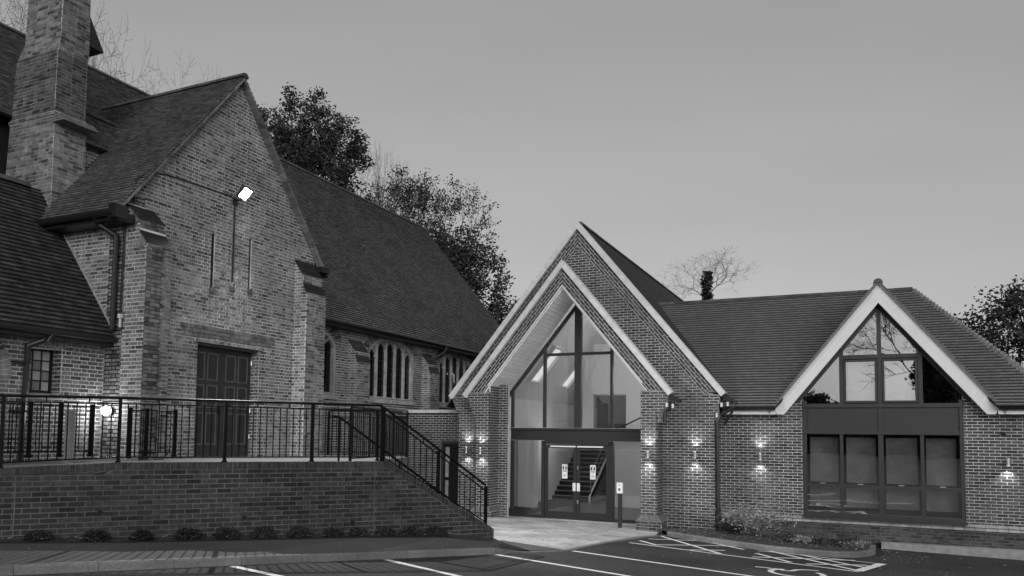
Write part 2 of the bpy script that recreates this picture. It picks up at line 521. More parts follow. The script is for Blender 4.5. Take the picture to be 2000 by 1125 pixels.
yy = 13.8; row = 0
while yy < 22.1:
    xx = -12.6 - (row % 2) * .3
    while xx < -4.5:
        P = clip_poly(poly, xx + .004, xx + .596, yy + .004, yy + .446)
        if len(P) >= 3:
            P = P[::-1] if sum((P[i - 1][0] * P[i][1] - P[i][0] * P[i - 1][1]) for i in range(len(P))) < 0 else P
            mb = MB(); tn = random.uniform(.8, 1.15); dz = random.uniform(.018, .021)
            mb.quad([(x, y, gz(x, y) + dz) for x, y in P], tn)
            for i in range(len(P)):
                a, c = P[i - 1], P[i]
                mb.quad([(a[0], a[1], gz(*a) + .005), (c[0], c[1], gz(*c) + .005), (c[0], c[1], gz(*c) + dz), (a[0], a[1], gz(*a) + dz)], tn)
            if ns < 230: mb.build('paving_slab', 'slab', fc); ns += 1
            else:
                o_ = len(rest.v); rest.v += mb.v; rest.f += [tuple(i + o_ for i in f) for f in mb.f]; rest.t += mb.t
        xx += .6
    yy += .45; row += 1
if rest.f: rest.build('paving_field', 'slab', fc, kind='stuff')
# door threshold step
b = MB(); b.box(-9.9, -5.4, 21.95, 22.3, -.1, .135)
prop(b.build('door_threshold', 'slab'), kind='structure')

# planted bed soil
b = MB()
kp = offset_line(KERB2, .12)
cen = (-1.9, 20.3)
ring = [(x, y) for x, y in kp] + [(.3, 21.75), (-3.5, 21.75), (-3.5, 21.2), (-4.9, 21.2), (-4.9, 20.3), (-4.55, 19.9)]
for i in range(len(ring)):
    a, c = ring[i - 1], ring[i]
    for q in range(5):
        for r in range(5):
            def pt(i_, j_):
                x = (a[0] + (c[0] - a[0]) * i_ / 5); y = (a[1] + (c[1] - a[1]) * i_ / 5)
                x += (cen[0] - x) * j_ / 5; y += (cen[1] - y) * j_ / 5
                random.seed(int(x * 8111) ^ int(y * 4421)); return (x, y, gz(x, y) + .09 + (random.uniform(0, .06) if 0 < j_ < 5 else .02))
            b.quad([pt(q, r), pt(q + 1, r), pt(q + 1, r + 1), pt(q, r + 1)])
random.seed(7)
prop(b.build('planting_bed', 'soil'), kind='structure', label='kerbed planting bed in front of the right wing')

# painted lines
def stripe(mb, pts, wd, lift=.006):
    for p, q in zip(pts, pts[1:]):
        a, c = V(p), V(q); d = (c - a).normalized(); n_ = V((-d.y, d.x)) * wd / 2
        P = [a - n_, c - n_, c + n_, a + n_]
        mb.quad([(x.x, x.y, gz(x.x, x.y) + lift) for x in P])
for p, q in [((-7.88, 8.3), (-3.5, 7.25)), ((-6.82, 10.5), (-2.4, 8.55)), ((-5.87, 12.55), (-1.0, 10.9)), ((-5.07, 14.3), (1.6, 12.2))]:
    b = MB(); stripe(b, [p, q], .12)
    prop(b.build('bay_line', 'paint'), kind='structure')
b = MB()
SEG = [([(-4.72, 17.03), (-2.63, 16.31), (-1.9, 16.07), (-1.29, 15.87), (-.1, 15.47)], .1), ([(-4.67, 17.74), (-4.11, 17.03)], .1), ([(-4.63, 18.38), (-3.66, 19.09)], .1),
       ([(-4.62, 19.52), (-2.66, 16.4)], .11), ([(-4.12, 17.07), (-3.11, 18.12), (-2.44, 18.55)], .1), ([(-3.31, 16.61), (-2.7, 17.21)], .1), ([(-3.21, 18.75), (-2.39, 17.8)], .1),
       ([(-2.1, 17.8), (-1.25, 17.72), (.3, 17.3)], .08), ([(-1.89, 18.0), (-.13, 15.6)], .11), ([(-2.06, 17.17), (-1.29, 15.96)], .1), ([(-2.04, 16.3), (-.2, 17.55)], .1),
       ([(-1.01, 15.91), (.03, 16.76)], .1), ([(-1.24, 17.7), (.02, 16.2)], .1), ([(-.13, 15.5), (.29, 17.35)], .17)]
for i, (pts, wd) in enumerate(SEG): stripe(b, pts, wd, .006 + i * .0008)
prop(b.build('hatch_marking', 'paint'), kind='structure', label='white crossed hatching painted beside the planted bed')
b = MB()
stripe(b, [(-1.78, 14.66), (-1.6, 14.70), (-1.5, 14.62), (-1.33, 14.68)], .09, .006)
ringp = [(-1.06 + .42 * cos(a), 14.28 + .5 * sin(a)) for a in [rad(q) for q in range(125, 415, 14)]]
stripe(b, ringp, .1, .008)
stripe(b, [(-1.4, 14.64), (-1.26, 14.45), (-1.16, 14.52), (-1.1, 14.78), (-.95, 14.93), (-.75, 14.96)], .085, .01)
prop(b.build('disabled_symbol', 'paint'), kind='structure', label='white wheelchair symbol painted on the bay')

# ------------------------------------------------------------------ CHURCH
church = thing('church', 'old brick church with steep tiled roofs, buttressed gable and tall chimney', 'church', (-12.7, 13.07, 2.05))
SL = 1.237
def gable_iv(z):
    lo, hi = 10.26, 15.9
    if z > 7.0:
        hw = (10.52 - z) / SL
        lo, hi = 13.07 - min(hw, 2.84), 13.07 + min(hw, 2.84)
        if hw <= 0: return []
    out = [(lo, hi)]
    def cut(a, c):
        nonlocal out
        o2 = []
        for p, q in out:
            if c <= p or a >= q: o2.append((p, q)); continue
            if a > p: o2.append((p, a))
            if c < q: o2.append((c, q))
        out = o2
    if z < 4.5: cut(12.13, 13.97)
    if 5.72 < z < 6.92: cut(12.41, 12.52)
    if 5.85 < z < 7.5: cut(13.0, 13.08)
    if 5.88 < z < 7.08: cut(13.55, 13.64)
    return out
F = FX(-12.7)
gw = pieces(church, 'gable_wall', F, gable_iv, 1.5, 10.5, .45, 'old_brick', 'old_mortar', bond='flemish', j=.018, n_ind=120, tone=tone_old, rough=.003)
# black inserts set forward as painted shade in the slits, and sills
for a, c, z0, z1 in ((12.41, 12.52, 5.7, 6.92), (13.55, 13.64, 5.86, 7.08)):
    b = MB(); b.fbox(F, a + .003, c - .003, z0 + .02, z1 - .003, -.10, -.04); b.build('slit_window', 'under', church)
b = MB(); b.fbox(F, 13.0, 13.08, 5.84, 7.5, -.1, -.05); b.build('blocked_slit', 'old_mortar', church)
for a, z in ((12.465, 5.66), (13.04, 5.78), (13.6, 5.82)):
    b = MB(); b.fbox(F, a - .07, a + .07, z - .05, z + .06, -.02, .03); b.build('slit_sill', 'twig', church)
# lintel courses over the door
def soldier(parent, F, u0_, u1_, z0, z1, step, w, m, name='lintel_brick', jt=.012, ton=tone_old):
    n_ = int(round((u1_ - u0_) / step))
    bb = MB(); bb.fbox(F, u0_, u1_, z0, z1, -.03, w - .005); bo = bb.build('lintel_bed', 'old_mortar', parent)
    for i in range(n_):
        c = MB(); a = u0_ + (u1_ - u0_) * i / n_
        c.fbox(F, a + jt / 2, a + (u1_ - u0_) / n_ - jt / 2, z0 + .006, z1 - .006, 0, w, ton()); c.build(name, m, bo)
soldier(church, F, 12.03, 14.07, 4.50, 4.575, .075, .05, 'old_brick')
b = MB()
for i in range(3):
    z = 4.60 + i * .09
    u_ = 11.75 - i * .05
    while u_ < 14.3 + i * .05:
        l_ = random.uniform(.12, .3)
        b.fbox(F, u_, u_ + l_ - .012, z + random.uniform(0, .01), z + .08, -.01, .012 + random.uniform(0, .012), random.uniform(.5, .85)); u_ += l_
b.build('relieving_course', 'old_brick', church, kind='stuff')
# timber double door
FD = FX(-12.92)
for s, (a, c) in enumerate(((12.13, 13.04), (13.05, 13.97))):
    b = MB(); b.fbox(FD, a, c, 2.05, 4.46, -.05, 0)
    d = b.build('door_leaf', 'door', church)
    for cu in (a + .27, a + .65):
        for z0, z1 in ((2.32, 3.02), (3.12, 3.62), (3.72, 4.32)):
            p = MB(); h = .15
            for (x0, x1, y0, y1) in ((cu - h, cu + h, z0, z0 + .025), (cu - h, cu + h, z1 - .025, z1), (cu - h, cu - h + .022, z0 + .025, z1 - .025), (cu + h - .022, cu + h, z0 + .025, z1 - .025)):
                p.fbox(FD, x0, x1, y0, y1, -.01, .018, 3.0)
            p.fbox(FD, cu - h + .05, cu + h - .05, z0 + .055, z1 - .055, -.01, .01, .8)
            p.build('door_panel', 'door', d)
    for z in (2.5, 3.1, 4.2):
        h = MB(); e = a + .01 if s == 0 else c - .01
        h.tube(FD.p(e, z - .05, .02), FD.p(e, z + .05, .02), .014); h.build('hinge', 'steel', d)
h = MB(); h.fbox(FD, 12.98, 13.02, 3.0, 3.2, 0, .03); h.build('door_handle', 'black', church)
b = MB(); b.fbox(F, 12.13, 13.97, 4.44, 4.5, -.22, -.02); b.build('door_frame', 'door', church)

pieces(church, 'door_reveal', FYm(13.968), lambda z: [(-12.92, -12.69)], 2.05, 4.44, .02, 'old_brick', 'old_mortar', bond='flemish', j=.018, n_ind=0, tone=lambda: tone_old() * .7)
# transept side wall with stepped buttress edge
def side_iv(z):
    if z < 4.57: lo = -13.22
    else: lo = -13.03 - (z - 4.57) * (1.98 / 2.57)
    if z < 6.13: hi = -12.12
    elif z < 6.4: hi = -12.12 - (z - 6.13) / .27 * .21
    elif z < 6.6: hi = -12.33
    elif z < 6.95: hi = -12.33 - (z - 6.6) / .35 * .37
    else: hi = -12.7
    return [(lo, hi)]
F = FYm(10.26)
pieces(church, 'transept_side_wall', F, side_iv, 1.5, 7.15, .4, 'old_brick', 'old_mortar', bond='flemish', j=.018, n_ind=40, tone=tone_old, rough=.003)

def buttress(parent, y0, y1, xw, xf, prof, side=True, mb='annexe_tile', base=1.5, own_side=True):
    """front faces between y0 and y1; prof: list of (x, z) from bottom up the front"""
    holder = MB()
    for (xa, za), (xb, zb) in zip(prof, prof[1:]):
        holder.hexa([(xw - .02, y0, za), (xw - .02, y1, za), (xa, y1, za), (xa, y0, za)][::-1], [(xw - .02, y0, zb), (xw - .02, y1, zb), (xb, y1, zb), (xb, y0, zb)][::-1])
    bt = holder.build('buttress', 'old_mortar', parent)
    for (xa, za), (xb, zb) in zip(prof, prof[1:]):
        if abs(xa - xb) < 1e-3:
            st = MB(); k = int(math.ceil(za / .075))
            while k * .075 + .02 < zb:
                z = k * .075; u_ = y0; i = 0
                while u_ < y1 - .02:
                    l_ = .225 if (i + k) % 2 else .1125
                    e = min(u_ + l_, y1); 
                    st.fbox(FX(xa), u_ + .005, e - .005, max(z, za) + .005, min(z + .075, zb) - .005, -.01, .005 + random.uniform(-.002, .002), tone_old()); u_ = e; i += 1
                k += 1
            if st.f: st.build('buttress_bricks', 'old_brick', bt, kind='stuff')
        else:   # weathering: sloping courses of brick on edge
            L_ = math.hypot(xa - xb, zb - za); Fw = Fr((xa, y0, za), (0, 1, 0), (xb - xa, 0, zb - za))
            n_ = max(2, int(L_ / .07))
            for i in range(n_):
                m_ = MB(); m_.fbox(Fw, -.01, y1 - y0 + .01, L_ * i / n_ + .003, L_ * (i + 1) / n_ - .003, -.02, .012, random.uniform(.18, .4) * (.45 if mb == 'stone' else 1)); m_.build('weathering_course', mb, bt)
    if own_side:
        def iv(z):
            for (xa, za), (xb, zb) in zip(prof, prof[1:]):
                if za <= z <= zb + 1e-6: return [(xw, xa + (xb - xa) * (z - za) / max(1e-6, zb - za))]
            return []
        pieces(parent, 'buttress_side', FYm(y0 - .003), iv, prof[0][1], prof[-1][1], .002, 'old_brick', 'old_mortar', bond='flemish', j=.018, n_ind=0, tone=tone_old)
    return bt
PR = [(-12.12, 1.5), (-12.12, 6.13), (-12.33, 6.4), (-12.33, 6.6), (-12.7, 6.95)]
buttress(church, 10.265, 10.86, -12.7, -12.12, PR, own_side=False)
PR2 = [(-12.3, 1.5), (-12.3, 6.05), (-12.42, 6.3), (-12.42, 6.5), (-12.7, 6.9)]
buttress(church, 15.15, 15.9, -12.7, -12.3, PR2)
# tumbled brick triangles on the buttress sides
def tumble(F, x, z, dx, ang, n_):
    for i in range(n_):
        U_ = V((cos(ang), 0, -sin(ang))); f = Fr((x, F.O.y, z), tuple(U_), (sin(ang), 0, cos(ang)))
        m_ = MB(); m_.fbox(f, -.24 + .02 * i, -.01, -.075 * (i + 1) + .006, -.075 * i - .006, 0, .014, tone_old()); m_.build('tumbled_brick', 'old_brick', church)
tumble(FYm(10.26), -12.33, 6.6, .3, rad(43), 4)
tumble(FYm(10.26), -12.12, 6.13, .3, rad(52), 3)

# roofs -------------------------------------------------
def slope_frame(P, along, down_to):
    """P on the eave, along = horizontal direction, down_to = vector from eave up the slope"""
    return Fr(P, along, down_to)
def tone_newtile(): return random.uniform(.9, 1.1)
def roof(parent, name, F, iv, L_, m, n_ind, g=.1, wd=.165, thick=.06, under='under', proud=.03):
    return pieces(parent, name, F, iv, 0, L_, thick, m, under, piece='roof_tile', L=wd, H=g, j=.004, n_ind=n_ind, proud=proud, tone=tone_newtile if m == 'new_tile' else tone_tile, tilt=.004, rough=.004 if m != 'new_tile' else .001)
# transept roof: left slope seen from below (eave along X at Y=9.85)
th = math.atan(SL)
ev = V((0, 9.84, 6.62 + .06))
Lr = (13.07 - 9.84) / cos(th) + .02
Ft = Fr((-12.55, 9.84, 10.62 - (13.07 - 9.84) * SL), (-1, 0, 0), (0, cos(th), sin(th)))
Ft = Fr((-19, 9.84, 10.66 - (13.07 - 9.84) * SL), (1, 0, 0), (0, cos(th), sin(th)))
roof(church, 'transept_roof', Ft, lambda v: [(19 - 15.2 - v * .55, 19 - 12.55)], Lr, 'old_tile', 60)
Fo = Fr((-12.55, 16.3, 10.66 - (16.3 - 13.07) * SL), (-1, 0, 0), (0, -cos(th), sin(th)))
roof(church, 'transept_roof', Fo, lambda v: [(0, 4.6)], (16.3 - 13.07) / cos(th), 'old_tile', 0)
# verge undercloak and ridge tiles
for s in (-1, 1):
    yb = 9.84 if s < 0 else 16.12
    p, q = V((-12.6, 13.07, 10.6)), V((-12.6, yb, 10.6 - abs(yb - 13.07) * SL))
    n_ = 22
    for i in range(n_):
        a, c = p.lerp(q, i / n_), p.lerp(q, (i + 1) / n_ - .004)
        m_ = MB(); off = V((0, 0, random.uniform(-.006, .006)))
        m_.hexa([a + V((-.12, 0, -.05)), c + V((-.12, 0, -.05)), c + V((.06, 0, -.05)), a + V((.06, 0, -.05))][::s], [a + V((-.12, 0, .03)) + off, c + V((-.12, 0, .03)) + off, c + V((.06, 0, .03)) + off, a + V((.06, 0, .03)) + off][::s], random.uniform(.6, 1.3))
        m_.build('verge_tile', 'old_tile', church)
def ridge_run(parent, p, q, r, seg, m='ridge', name='ridge_tile'):
    p, q = V(p), V(q); L_ = (q - p).length; n_ = max(1, int(L_ / seg)); d = (q - p).normalized(); sdir = d.cross(V((0, 0, 1))).normalized(); up = sdir.cross(d)
    for i in range(n_):
        a, c = p.lerp(q, i / n_), p.lerp(q, (i + .985) / n_); mb = MB(); K = 7
        rr_ = r * random.uniform(.97, 1.04)
        ra = [a + sdir * rr_ * cos(pi * t / (K - 1)) * 1.05 + up * rr_ * (sin(pi * t / (K - 1)) - .35) for t in range(K)]
        rc = [x + (c - a) for x in ra]
        for t in range(K - 1): mb.quad([ra[t], rc[t], rc[t + 1], ra[t + 1]])
        mb.quad(ra[::-1]); mb.quad(rc); mb.quad([ra[0], ra[-1], rc[-1], rc[0]])
        tn = random.uniform(.7, 1.3); mb.t = [tn] * len(mb.t)
        mb.build(name, m, parent)
ridge_run(church, (-12.52, 13.07, 10.66), (-17.2, 13.07, 10.66), .10, .45)
# eave gutter of the transept and boxed end
b = MB(); b.tube((-12.5, 9.80, 6.66), (-15.2, 9.80, 6.66), .075, 8); b.build('gutter', 'black', church)
b = MB(); b.box(-15.2, -12.45, 9.86, 10.24, 6.52, 6.68); b.box(-12.6, -12.42, 9.78, 10.05, 6.55, 6.8); b.build('eaves_soffit', 'black', church)
b = MB(); b.box(-12.75, -12.45, 15.92, 16.22, 6.72, 6.86); b.build('kneeler', 'black', church)
b = MB(); b.path([(-13.05, 9.82, 6.62), (-13.05, 9.95, 6.5), (-12.85, 10.17, 6.32), (-12.85, 10.17, 4.5)], .05, 8)
b.build('downpipe', 'black', church)
b = MB(); b.path([(-12.7, 10.22, 6.5), (-12.72, 10.22, 4.75)], .018, 5)
b.path([(-12.68, 10.4, 7.0), (-12.68, 10.39, 7.45), (-12.68, 10.65, 7.68), (-12.68, 11.1, 7.79), (-12.68, 12.95, 7.86)], .014, 5)
b.path([(-12.68, 13.04, 7.8), (-12.68, 13.04, 5.95)], .02, 5)
b.build('cable', 'black', church)
b = MB(); b.tube((-12.68, 10.2, 4.72), (-12.68, 10.2, 4.8), .06, 8); b.tube((-12.68, 10.2, 4.55), (-12.68, 10.2, 4.72), .03, 8); b.build('vent_cowl', 'steel', church)

# nave -----------------------------------------------------------
def arch_half(z, spring, rise, hw):
    """half width of a flattened pointed arch above its springing"""
    if z <= spring: return hw
    t = (z - spring) / rise
    return hw * math.sqrt(max(0, 1 - t ** 1.7)) if t < 1 else 0
NW = [(17.15, 1.35), (21.5, 1.35), (25.95, 1.35)]
def nave_iv(z):
    out = [(14.6, 32.0)]
    for c, hw in NW + [(30.4, 1.35)]:
        if 3.72 < z < 5.68:
            h = arch_half(z, 5.08, .62, hw)
            o2 = []
            for p, q in out:
                if c - h > p and c + h < q and h > 0: o2 += [(p, c - h), (c + h, q)]
                else: o2.append((p, q))
            out = o2
    return out
F = FX(-13.9)
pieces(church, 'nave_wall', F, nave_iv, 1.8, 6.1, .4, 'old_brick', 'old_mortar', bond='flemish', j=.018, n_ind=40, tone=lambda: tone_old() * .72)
for ci, (c, hw) in enumerate(NW):
    wnd = MB(); wnd.fbox(F, c - hw - .02, c + hw + .02, 3.6, 5.74, -.3, -.27)
    wo = wnd.build('window', 'black', church)
    sill = MB()
    sill.fquad(F, [(c - hw - .08, 3.58), (c + hw + .08, 3.58), (c + hw + .08, 3.70), (c - hw - .08, 3.70)], -.2, .07)
    sill.hexa([F.p(c - hw, 3.70, -.13), F.p(c + hw, 3.70, -.13), F.p(c + hw, 3.8, -.13), F.p(c - hw, 3.8, -.13)], [F.p(c - hw, 3.70, .03), F.p(c + hw, 3.70, .03), F.p(c + hw, 3.705, .03), F.p(c - hw, 3.705, .03)])
    sill.build('window_sill', 'stone', wo)
    # stone surround following the arch
    sr = MB(); N_ = 20
    prev = None
    for i in range(N_ + 1):
        u_ = -hw + 2 * hw * i / N_
        z = 5.08 + .62 * max(0, 1 - (abs(u_) / hw) ** 2) ** (1 / 1.7)
        cur = (c + u_, z)
        if prev: sr.fquad(F, [(prev[0], prev[1] - .09), (cur[0], cur[1] - .09), cur, prev], -.13, -.01)
        prev = cur
    for s in (-1, 1): sr.fbox(F, c + s * hw - (.1 if s > 0 else 0), c + s * hw + (0 if s > 0 else .1), 3.72, 5.08, -.13, -.01)
    sr.build('stone_surround', 'stone', wo)
    lw = 2 * hw / 5
    for k in range(1, 5):
        u_ = c - hw + lw * k
        zt = 5.08 + .62 * max(0, 1 - (abs(u_ - c) / hw) ** 2) ** (1 / 1.7) - .05
        mu = MB(); mu.fbox(F, u_ - .032, u_ + .032, 3.76, zt, -.13, -.03); mu.build('mullion', 'stone', wo)
    for k in range(5):
        cu = c - hw + lw * (k + .5); zt = 5.08 + .62 * max(0, 1 - (abs(cu - c) / hw) ** 2) ** (1 / 1.7)
        zs = zt - .36; h = lw / 2 - .03
        tr = MB()
        for s in (-1, 1):
            pp = None
            for i in range(7):
                t = i / 6; uu_ = cu + s * h * (1 - t ** 1.8); zz = zs + .25 * t
                if pp: tr.fquad(F, [(pp[0], pp[1]), (uu_, zz), (uu_ + s * .045 * (1 - t) + s * .0, zz + .045), (pp[0] + s * .045, pp[1] + .045)] if s < 0 else [(uu_, zz), (pp[0], pp[1]), (pp[0] + .045, pp[1] + .045), (uu_ + .045 * (1 - t), zz + .045)], -.12, -.05)
                pp = (uu_, zz)
            tr.fquad(F, [(cu + s * (h - .05), zs - .02), (cu + s * (h + .01), zs - .02), (cu + s * (h + .01), zs + .05), (cu + s * (h - .02), zs + .05)][::s], -.12, -.05)
        tr.build('tracery', 'stone', wo)
        pn = MB(); pn.fbox(F, cu - h, cu + h, 3.76, zt - .1, -.125, -.115); pn.build('leaded_pane', 'lead', wo)
        ld = MB()
        for i in range(6):
            ld.fbox(F, cu - h, cu + h, 3.95 + .2 * i, 3.96 + .2 * i, -.115, -.105)
        ld.fbox(F, cu - .004, cu + .004, 3.78, zt - .12, -.115, -.105)
        ld.build('glazing_bar', 'black', wo)
    # brick arch over the window
    bo = MB(); bo.fbox(F, c - hw, c - hw + .01, 5.05, 5.06, -.02, 0); ho = bo.build('brick_arch', 'old_mortar', church)
    n_ = 30
    for i in range(n_):
        a_ = pi * (i + .5) / n_; a0_, a1_ = pi * i / n_, pi * (i + 1) / n_
        def ep(a, r): return (c + (hw + r) * cos(a), 5.1 + (.62 + r) * sin(a) ** .9)
        a0_ += .006; a1_ -= .006
        if sin(a_) < .18: continue
        m_ = MB(); m_.fquad(F, [ep(a0_, .03), ep(a0_, .30), ep(a1_, .30), ep(a1_, .03)], -.01, .012, tone_old() * .8)
        m_.build('arch_brick', 'old_brick', ho)
for y0, y1 in ((19.1, 19.75), (23.4, 24.05), (27.9, 28.5)):
    buttress(church, y0, y1, -13.9, -13.5, [(-13.55, 1.8), (-13.55, 4.72), (-13.62, 4.95), (-13.62, 5.05), (-13.9, 5.4)], mb='stone')
# nave roof
ns_ = (12.5 - 5.85) / (19 - 13.55); tn_ = math.atan(ns_)
Fn = Fr((-13.5, -2, 5.80), (0, 1, 0), (-cos(tn_), 0, sin(tn_)))
Ln = 5.5 / cos(tn_)
def nave_roof_iv(v):
    # the transept roof covers part of it on the left: leave out what can never be seen
    z = 5.80 + v * sin(tn_)
    return [(12.9 if z < 9.3 else 0, 34.05)]
roof(church, 'nave_roof', Fn, nave_roof_iv, Ln, 'old_tile', 60)
b = MB(); b.hexa([(-19, -2, 12.4), (-19, 32, 12.4), (-24.5, 32, 5.8), (-24.5, -2, 5.8)], [(-19, -2, 12.5), (-19, 32, 12.5), (-24.5, 32, 5.9), (-24.5, -2, 5.9)]); b.build('nave_roof_back', 'old_tile', church)
ridge_run(church, (-19, -2, 12.5), (-19, 32.1, 12.5), .10, .45)
b = MB(); b.hexa([(-13.9, 31.6, 1.5), (-24.1, 31.6, 1.5), (-24.1, 31.6, 5.8), (-13.9, 31.6, 5.8)], [(-13.9, 32, 1.5), (-24.1, 32, 1.5), (-24.1, 32, 5.8), (-13.9, 32, 5.8)])
b.hexa([(-13.9, 31.6, 5.8), (-24.1, 31.6, 5.8), (-19.01, 31.6, 12.3), (-19, 31.6, 12.3)], [(-13.9, 32, 5.8), (-24.1, 32, 5.8), (-19.01, 32, 12.3), (-19, 32, 12.3)]); b.build('nave_end_wall', 'old_mortar', church)
b = MB(); b.tube((-13.46, 16.0, 5.78), (-13.46, 32.05, 5.78), .055, 6); b.build('gutter', 'black', church)
b = MB(); b.box(-13.9, -13.5, 16.0, 32, 5.66, 5.74); b.build('eaves_soffit', 'black', church)
b = MB(); b.path([(-13.46, 24.35, 5.76), (-13.5, 24.3, 5.55), (-13.8, 24.0, 5.3), (-13.85, 23.95, 2.0)], .045, 6); b.build('downpipe', 'black', church)

# annexe ---------------------------------------------------------
def annexe_iv(z):
    out = [(1.0, 10.26)]
    res = []
    if z < 3.45: res.append((6.55, 8.18))
    elif z < 4.26:
        h = .815 * math.sqrt(max(0, 1 - ((z - 3.45) / .815) ** 2)); res.append((7.365 - h, 7.365 + h))
    if 3.22 < z < 4.07: res.append((8.84, 9.42))
    p = 1.0; o = []
    for a, c in sorted(res):
        o.append((p, a)); p = c
    o.append((p, 10.26))
    return o
F = FX(-13.22)
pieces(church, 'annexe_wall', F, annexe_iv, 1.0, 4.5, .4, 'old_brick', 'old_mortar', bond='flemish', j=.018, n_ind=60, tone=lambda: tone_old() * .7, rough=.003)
arch(church, F, 7.365, 3.45, .82, .98, -.0, pi, 36, 'old_brick', 'old_mortar')
arch(church, F, 7.365, 3.45, .99, 1.15, -.0, pi, 40, 'old_brick', 'old_mortar')
b = MB(); b.fbox(F, 6.5, 8.2, 1.0, 4.3, -.39, -.36); b.build('arch_doorway', 'black', church)
wn = MB()
wn.fbox(F, 8.84, 8.88, 3.26, 4.07, -.28, -.22); wn.fbox(F, 9.38, 9.42, 3.26, 4.07, -.28, -.22)
wn.fbox(F, 8.88, 9.38, 4.03, 4.07, -.28, -.22); wn.fbox(F, 8.88, 9.38, 3.26, 3.3, -.28, -.22)
wo = wn.build('window', 'black', church)
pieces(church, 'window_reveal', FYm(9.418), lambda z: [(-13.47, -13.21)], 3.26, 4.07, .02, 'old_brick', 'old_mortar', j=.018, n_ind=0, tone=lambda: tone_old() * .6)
for k in (1, 2):
    m_ = MB(); m_.fbox(F, 8.88 + k * .167 - .009, 8.88 + k * .167 + .009, 3.3, 4.03, -.27, -.23); m_.build('glazing_bar', 'black', wo)
for k in (1, 2, 3):
    m_ = MB(); m_.fbox(F, 8.88, 9.38, 3.3 + k * .1825 - .009, 3.3 + k * .1825 + .009, -.265, -.225); m_.build('glazing_bar', 'black', wo)
for i in range(3):
    for k in range(4):
        m_ = MB(); m_.fbox(F, 8.88 + i * .167 + .009, 8.88 + (i + 1) * .167 - .009, 3.3 + k * .1825 + .009, 3.3 + (k + 1) * .1825 - .009, -.252, -.25, random.choice([.5, .8, .95, 1.0])); m_.build('frosted_pane', mat('frosted_pane_%d%d' % (i, k), .5, rough=.25, noise=.15, nscale=9), wo)
m_ = MB(); m_.hexa([F.p(8.74, 3.16, -.25), F.p(9.54, 3.16, -.25), F.p(9.46, 3.27, -.25), F.p(8.82, 3.27, -.25)], [F.p(8.74, 3.16, .04), F.p(9.54, 3.16, .04), F.p(9.54, 3.19, .04), F.p(8.74, 3.19, .04)]); m_.build('window_sill', 'stone', wo)
soldier(church, F, 8.78, 9.5, 4.09, 4.25, .075, .014, 'old_brick')
# annexe roof rises from its eave to the side of the chimney
ta = math.atan(1.3); ea = V((-12.86, 3.0, 4.36))
Fa = Fr(tuple(ea), (0, 1, 0), (-cos(ta), 0, sin(ta)))
roof(church, 'annexe_roof', Fa, lambda v: [(0, 7.26)], 2.45 / cos(ta), 'annexe_tile', 60, g=.11)
ridge_run(church, (-15.32, 3.0, 7.56), (-15.32, 10.0, 7.56), .12, .4)
b = MB(); b.tube((-12.84, 3.0, 4.32), (-12.84, 10.25, 4.32), .06, 8); b.build('gutter', 'black', church)
b = MB(); b.box(-13.2, -12.9, 3.0, 10.25, 4.2, 4.32); b.build('eaves_soffit', 'black', church)
b = MB(); b.path([(-12.86, 8.95, 4.3), (-12.95, 8.92, 4.18), (-13.12, 8.72, 4.05), (-13.12, 8.68, 1.9)], .05, 8); b.build('downpipe', 'black', church)
for z in (3.75, 2.9):
    b = MB(); b.box(-13.22, -13.06, 8.5, 8.78, z, z + .03); b.build('pipe_bracket', 'black', church)
# flashing line where annexe roof meets the wall
b = MB(); b.tube((-12.98, 10.24, 4.6), (-15.02, 10.24, 7.24), .018, 4); b.build('lead_flashing', 'stone', church)

# chimney ---------------------------------------------------------
ch = MB()
CP = [(6.3, -16.55, 10.26, -14.93, 11.0), (9.05, -16.40, 10.26, -14.97, 11.0), (9.10, -16.40, 10.22, -14.93, 11.02), (9.22, -16.38, 10.28, -15.0, 10.98), (10.42, -16.32, 10.28, -15.0, 10.98), (10.80, -16.1, 10.3, -14.95, 10.96), (13.3, -16.08, 10.34, -14.97, 10.92)]
def lerp_cp(z):
    for p, q in zip(CP, CP[1:]):
        if p[0] <= z <= q[0]:
            t = (z - p[0]) / (q[0] - p[0]); return [p[i] + (q[i] - p[i]) * t for i in range(1, 5)]
    return list(CP[-1][1:])
chb = MB()
zz = 6.3
cm = MB()
k = 84
for p, q in zip(CP, CP[1:]):
    cm.hexa([(p[1], p[2], p[0]), (p[3], p[2], p[0]), (p[3], p[4], p[0]), (p[1], p[4], p[0])], [(q[1], q[2], q[0]), (q[3], q[2], q[0]), (q[3], q[4], q[0]), (q[1], q[4], q[0])])
chim = cm.build('chimney', 'old_mortar', church)
st = MB(); cand = []
while k * .075 < 13.2:
    z = k * .075; x0, y0, x1, y1 = lerp_cp(z + .037)
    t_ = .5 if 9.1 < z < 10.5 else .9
    for F_, a, c in ((FYm(y0), x0, x1), (FX(x1), y0, y1)):
        u_ = a; i = 0
        while u_ < c - .02:
            l_ = .225 if (i + k) % 2 else .1125
            e = min(u_ + l_, c)
            args = (F_, u_ + .005, e - .005, z + .005, z + .07)
            if z > 9.0 and z < 12 and e - u_ > .2 and len(cand) < 40:
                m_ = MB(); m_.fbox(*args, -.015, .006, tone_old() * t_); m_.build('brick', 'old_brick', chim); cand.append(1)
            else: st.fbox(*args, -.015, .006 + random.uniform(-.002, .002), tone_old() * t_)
            u_ = e; i += 1
    k += 1
st.build('brick_field', 'old_brick', chim, kind='stuff')
b = MB()
for i in range(3): b.box(-14.99, -14.62 + .05 * -i, 10.22, 11.0, 8.92 + i * .05, 8.96 + i * .05)
b.build('chimney_shoulder', 'old_tile', chim)
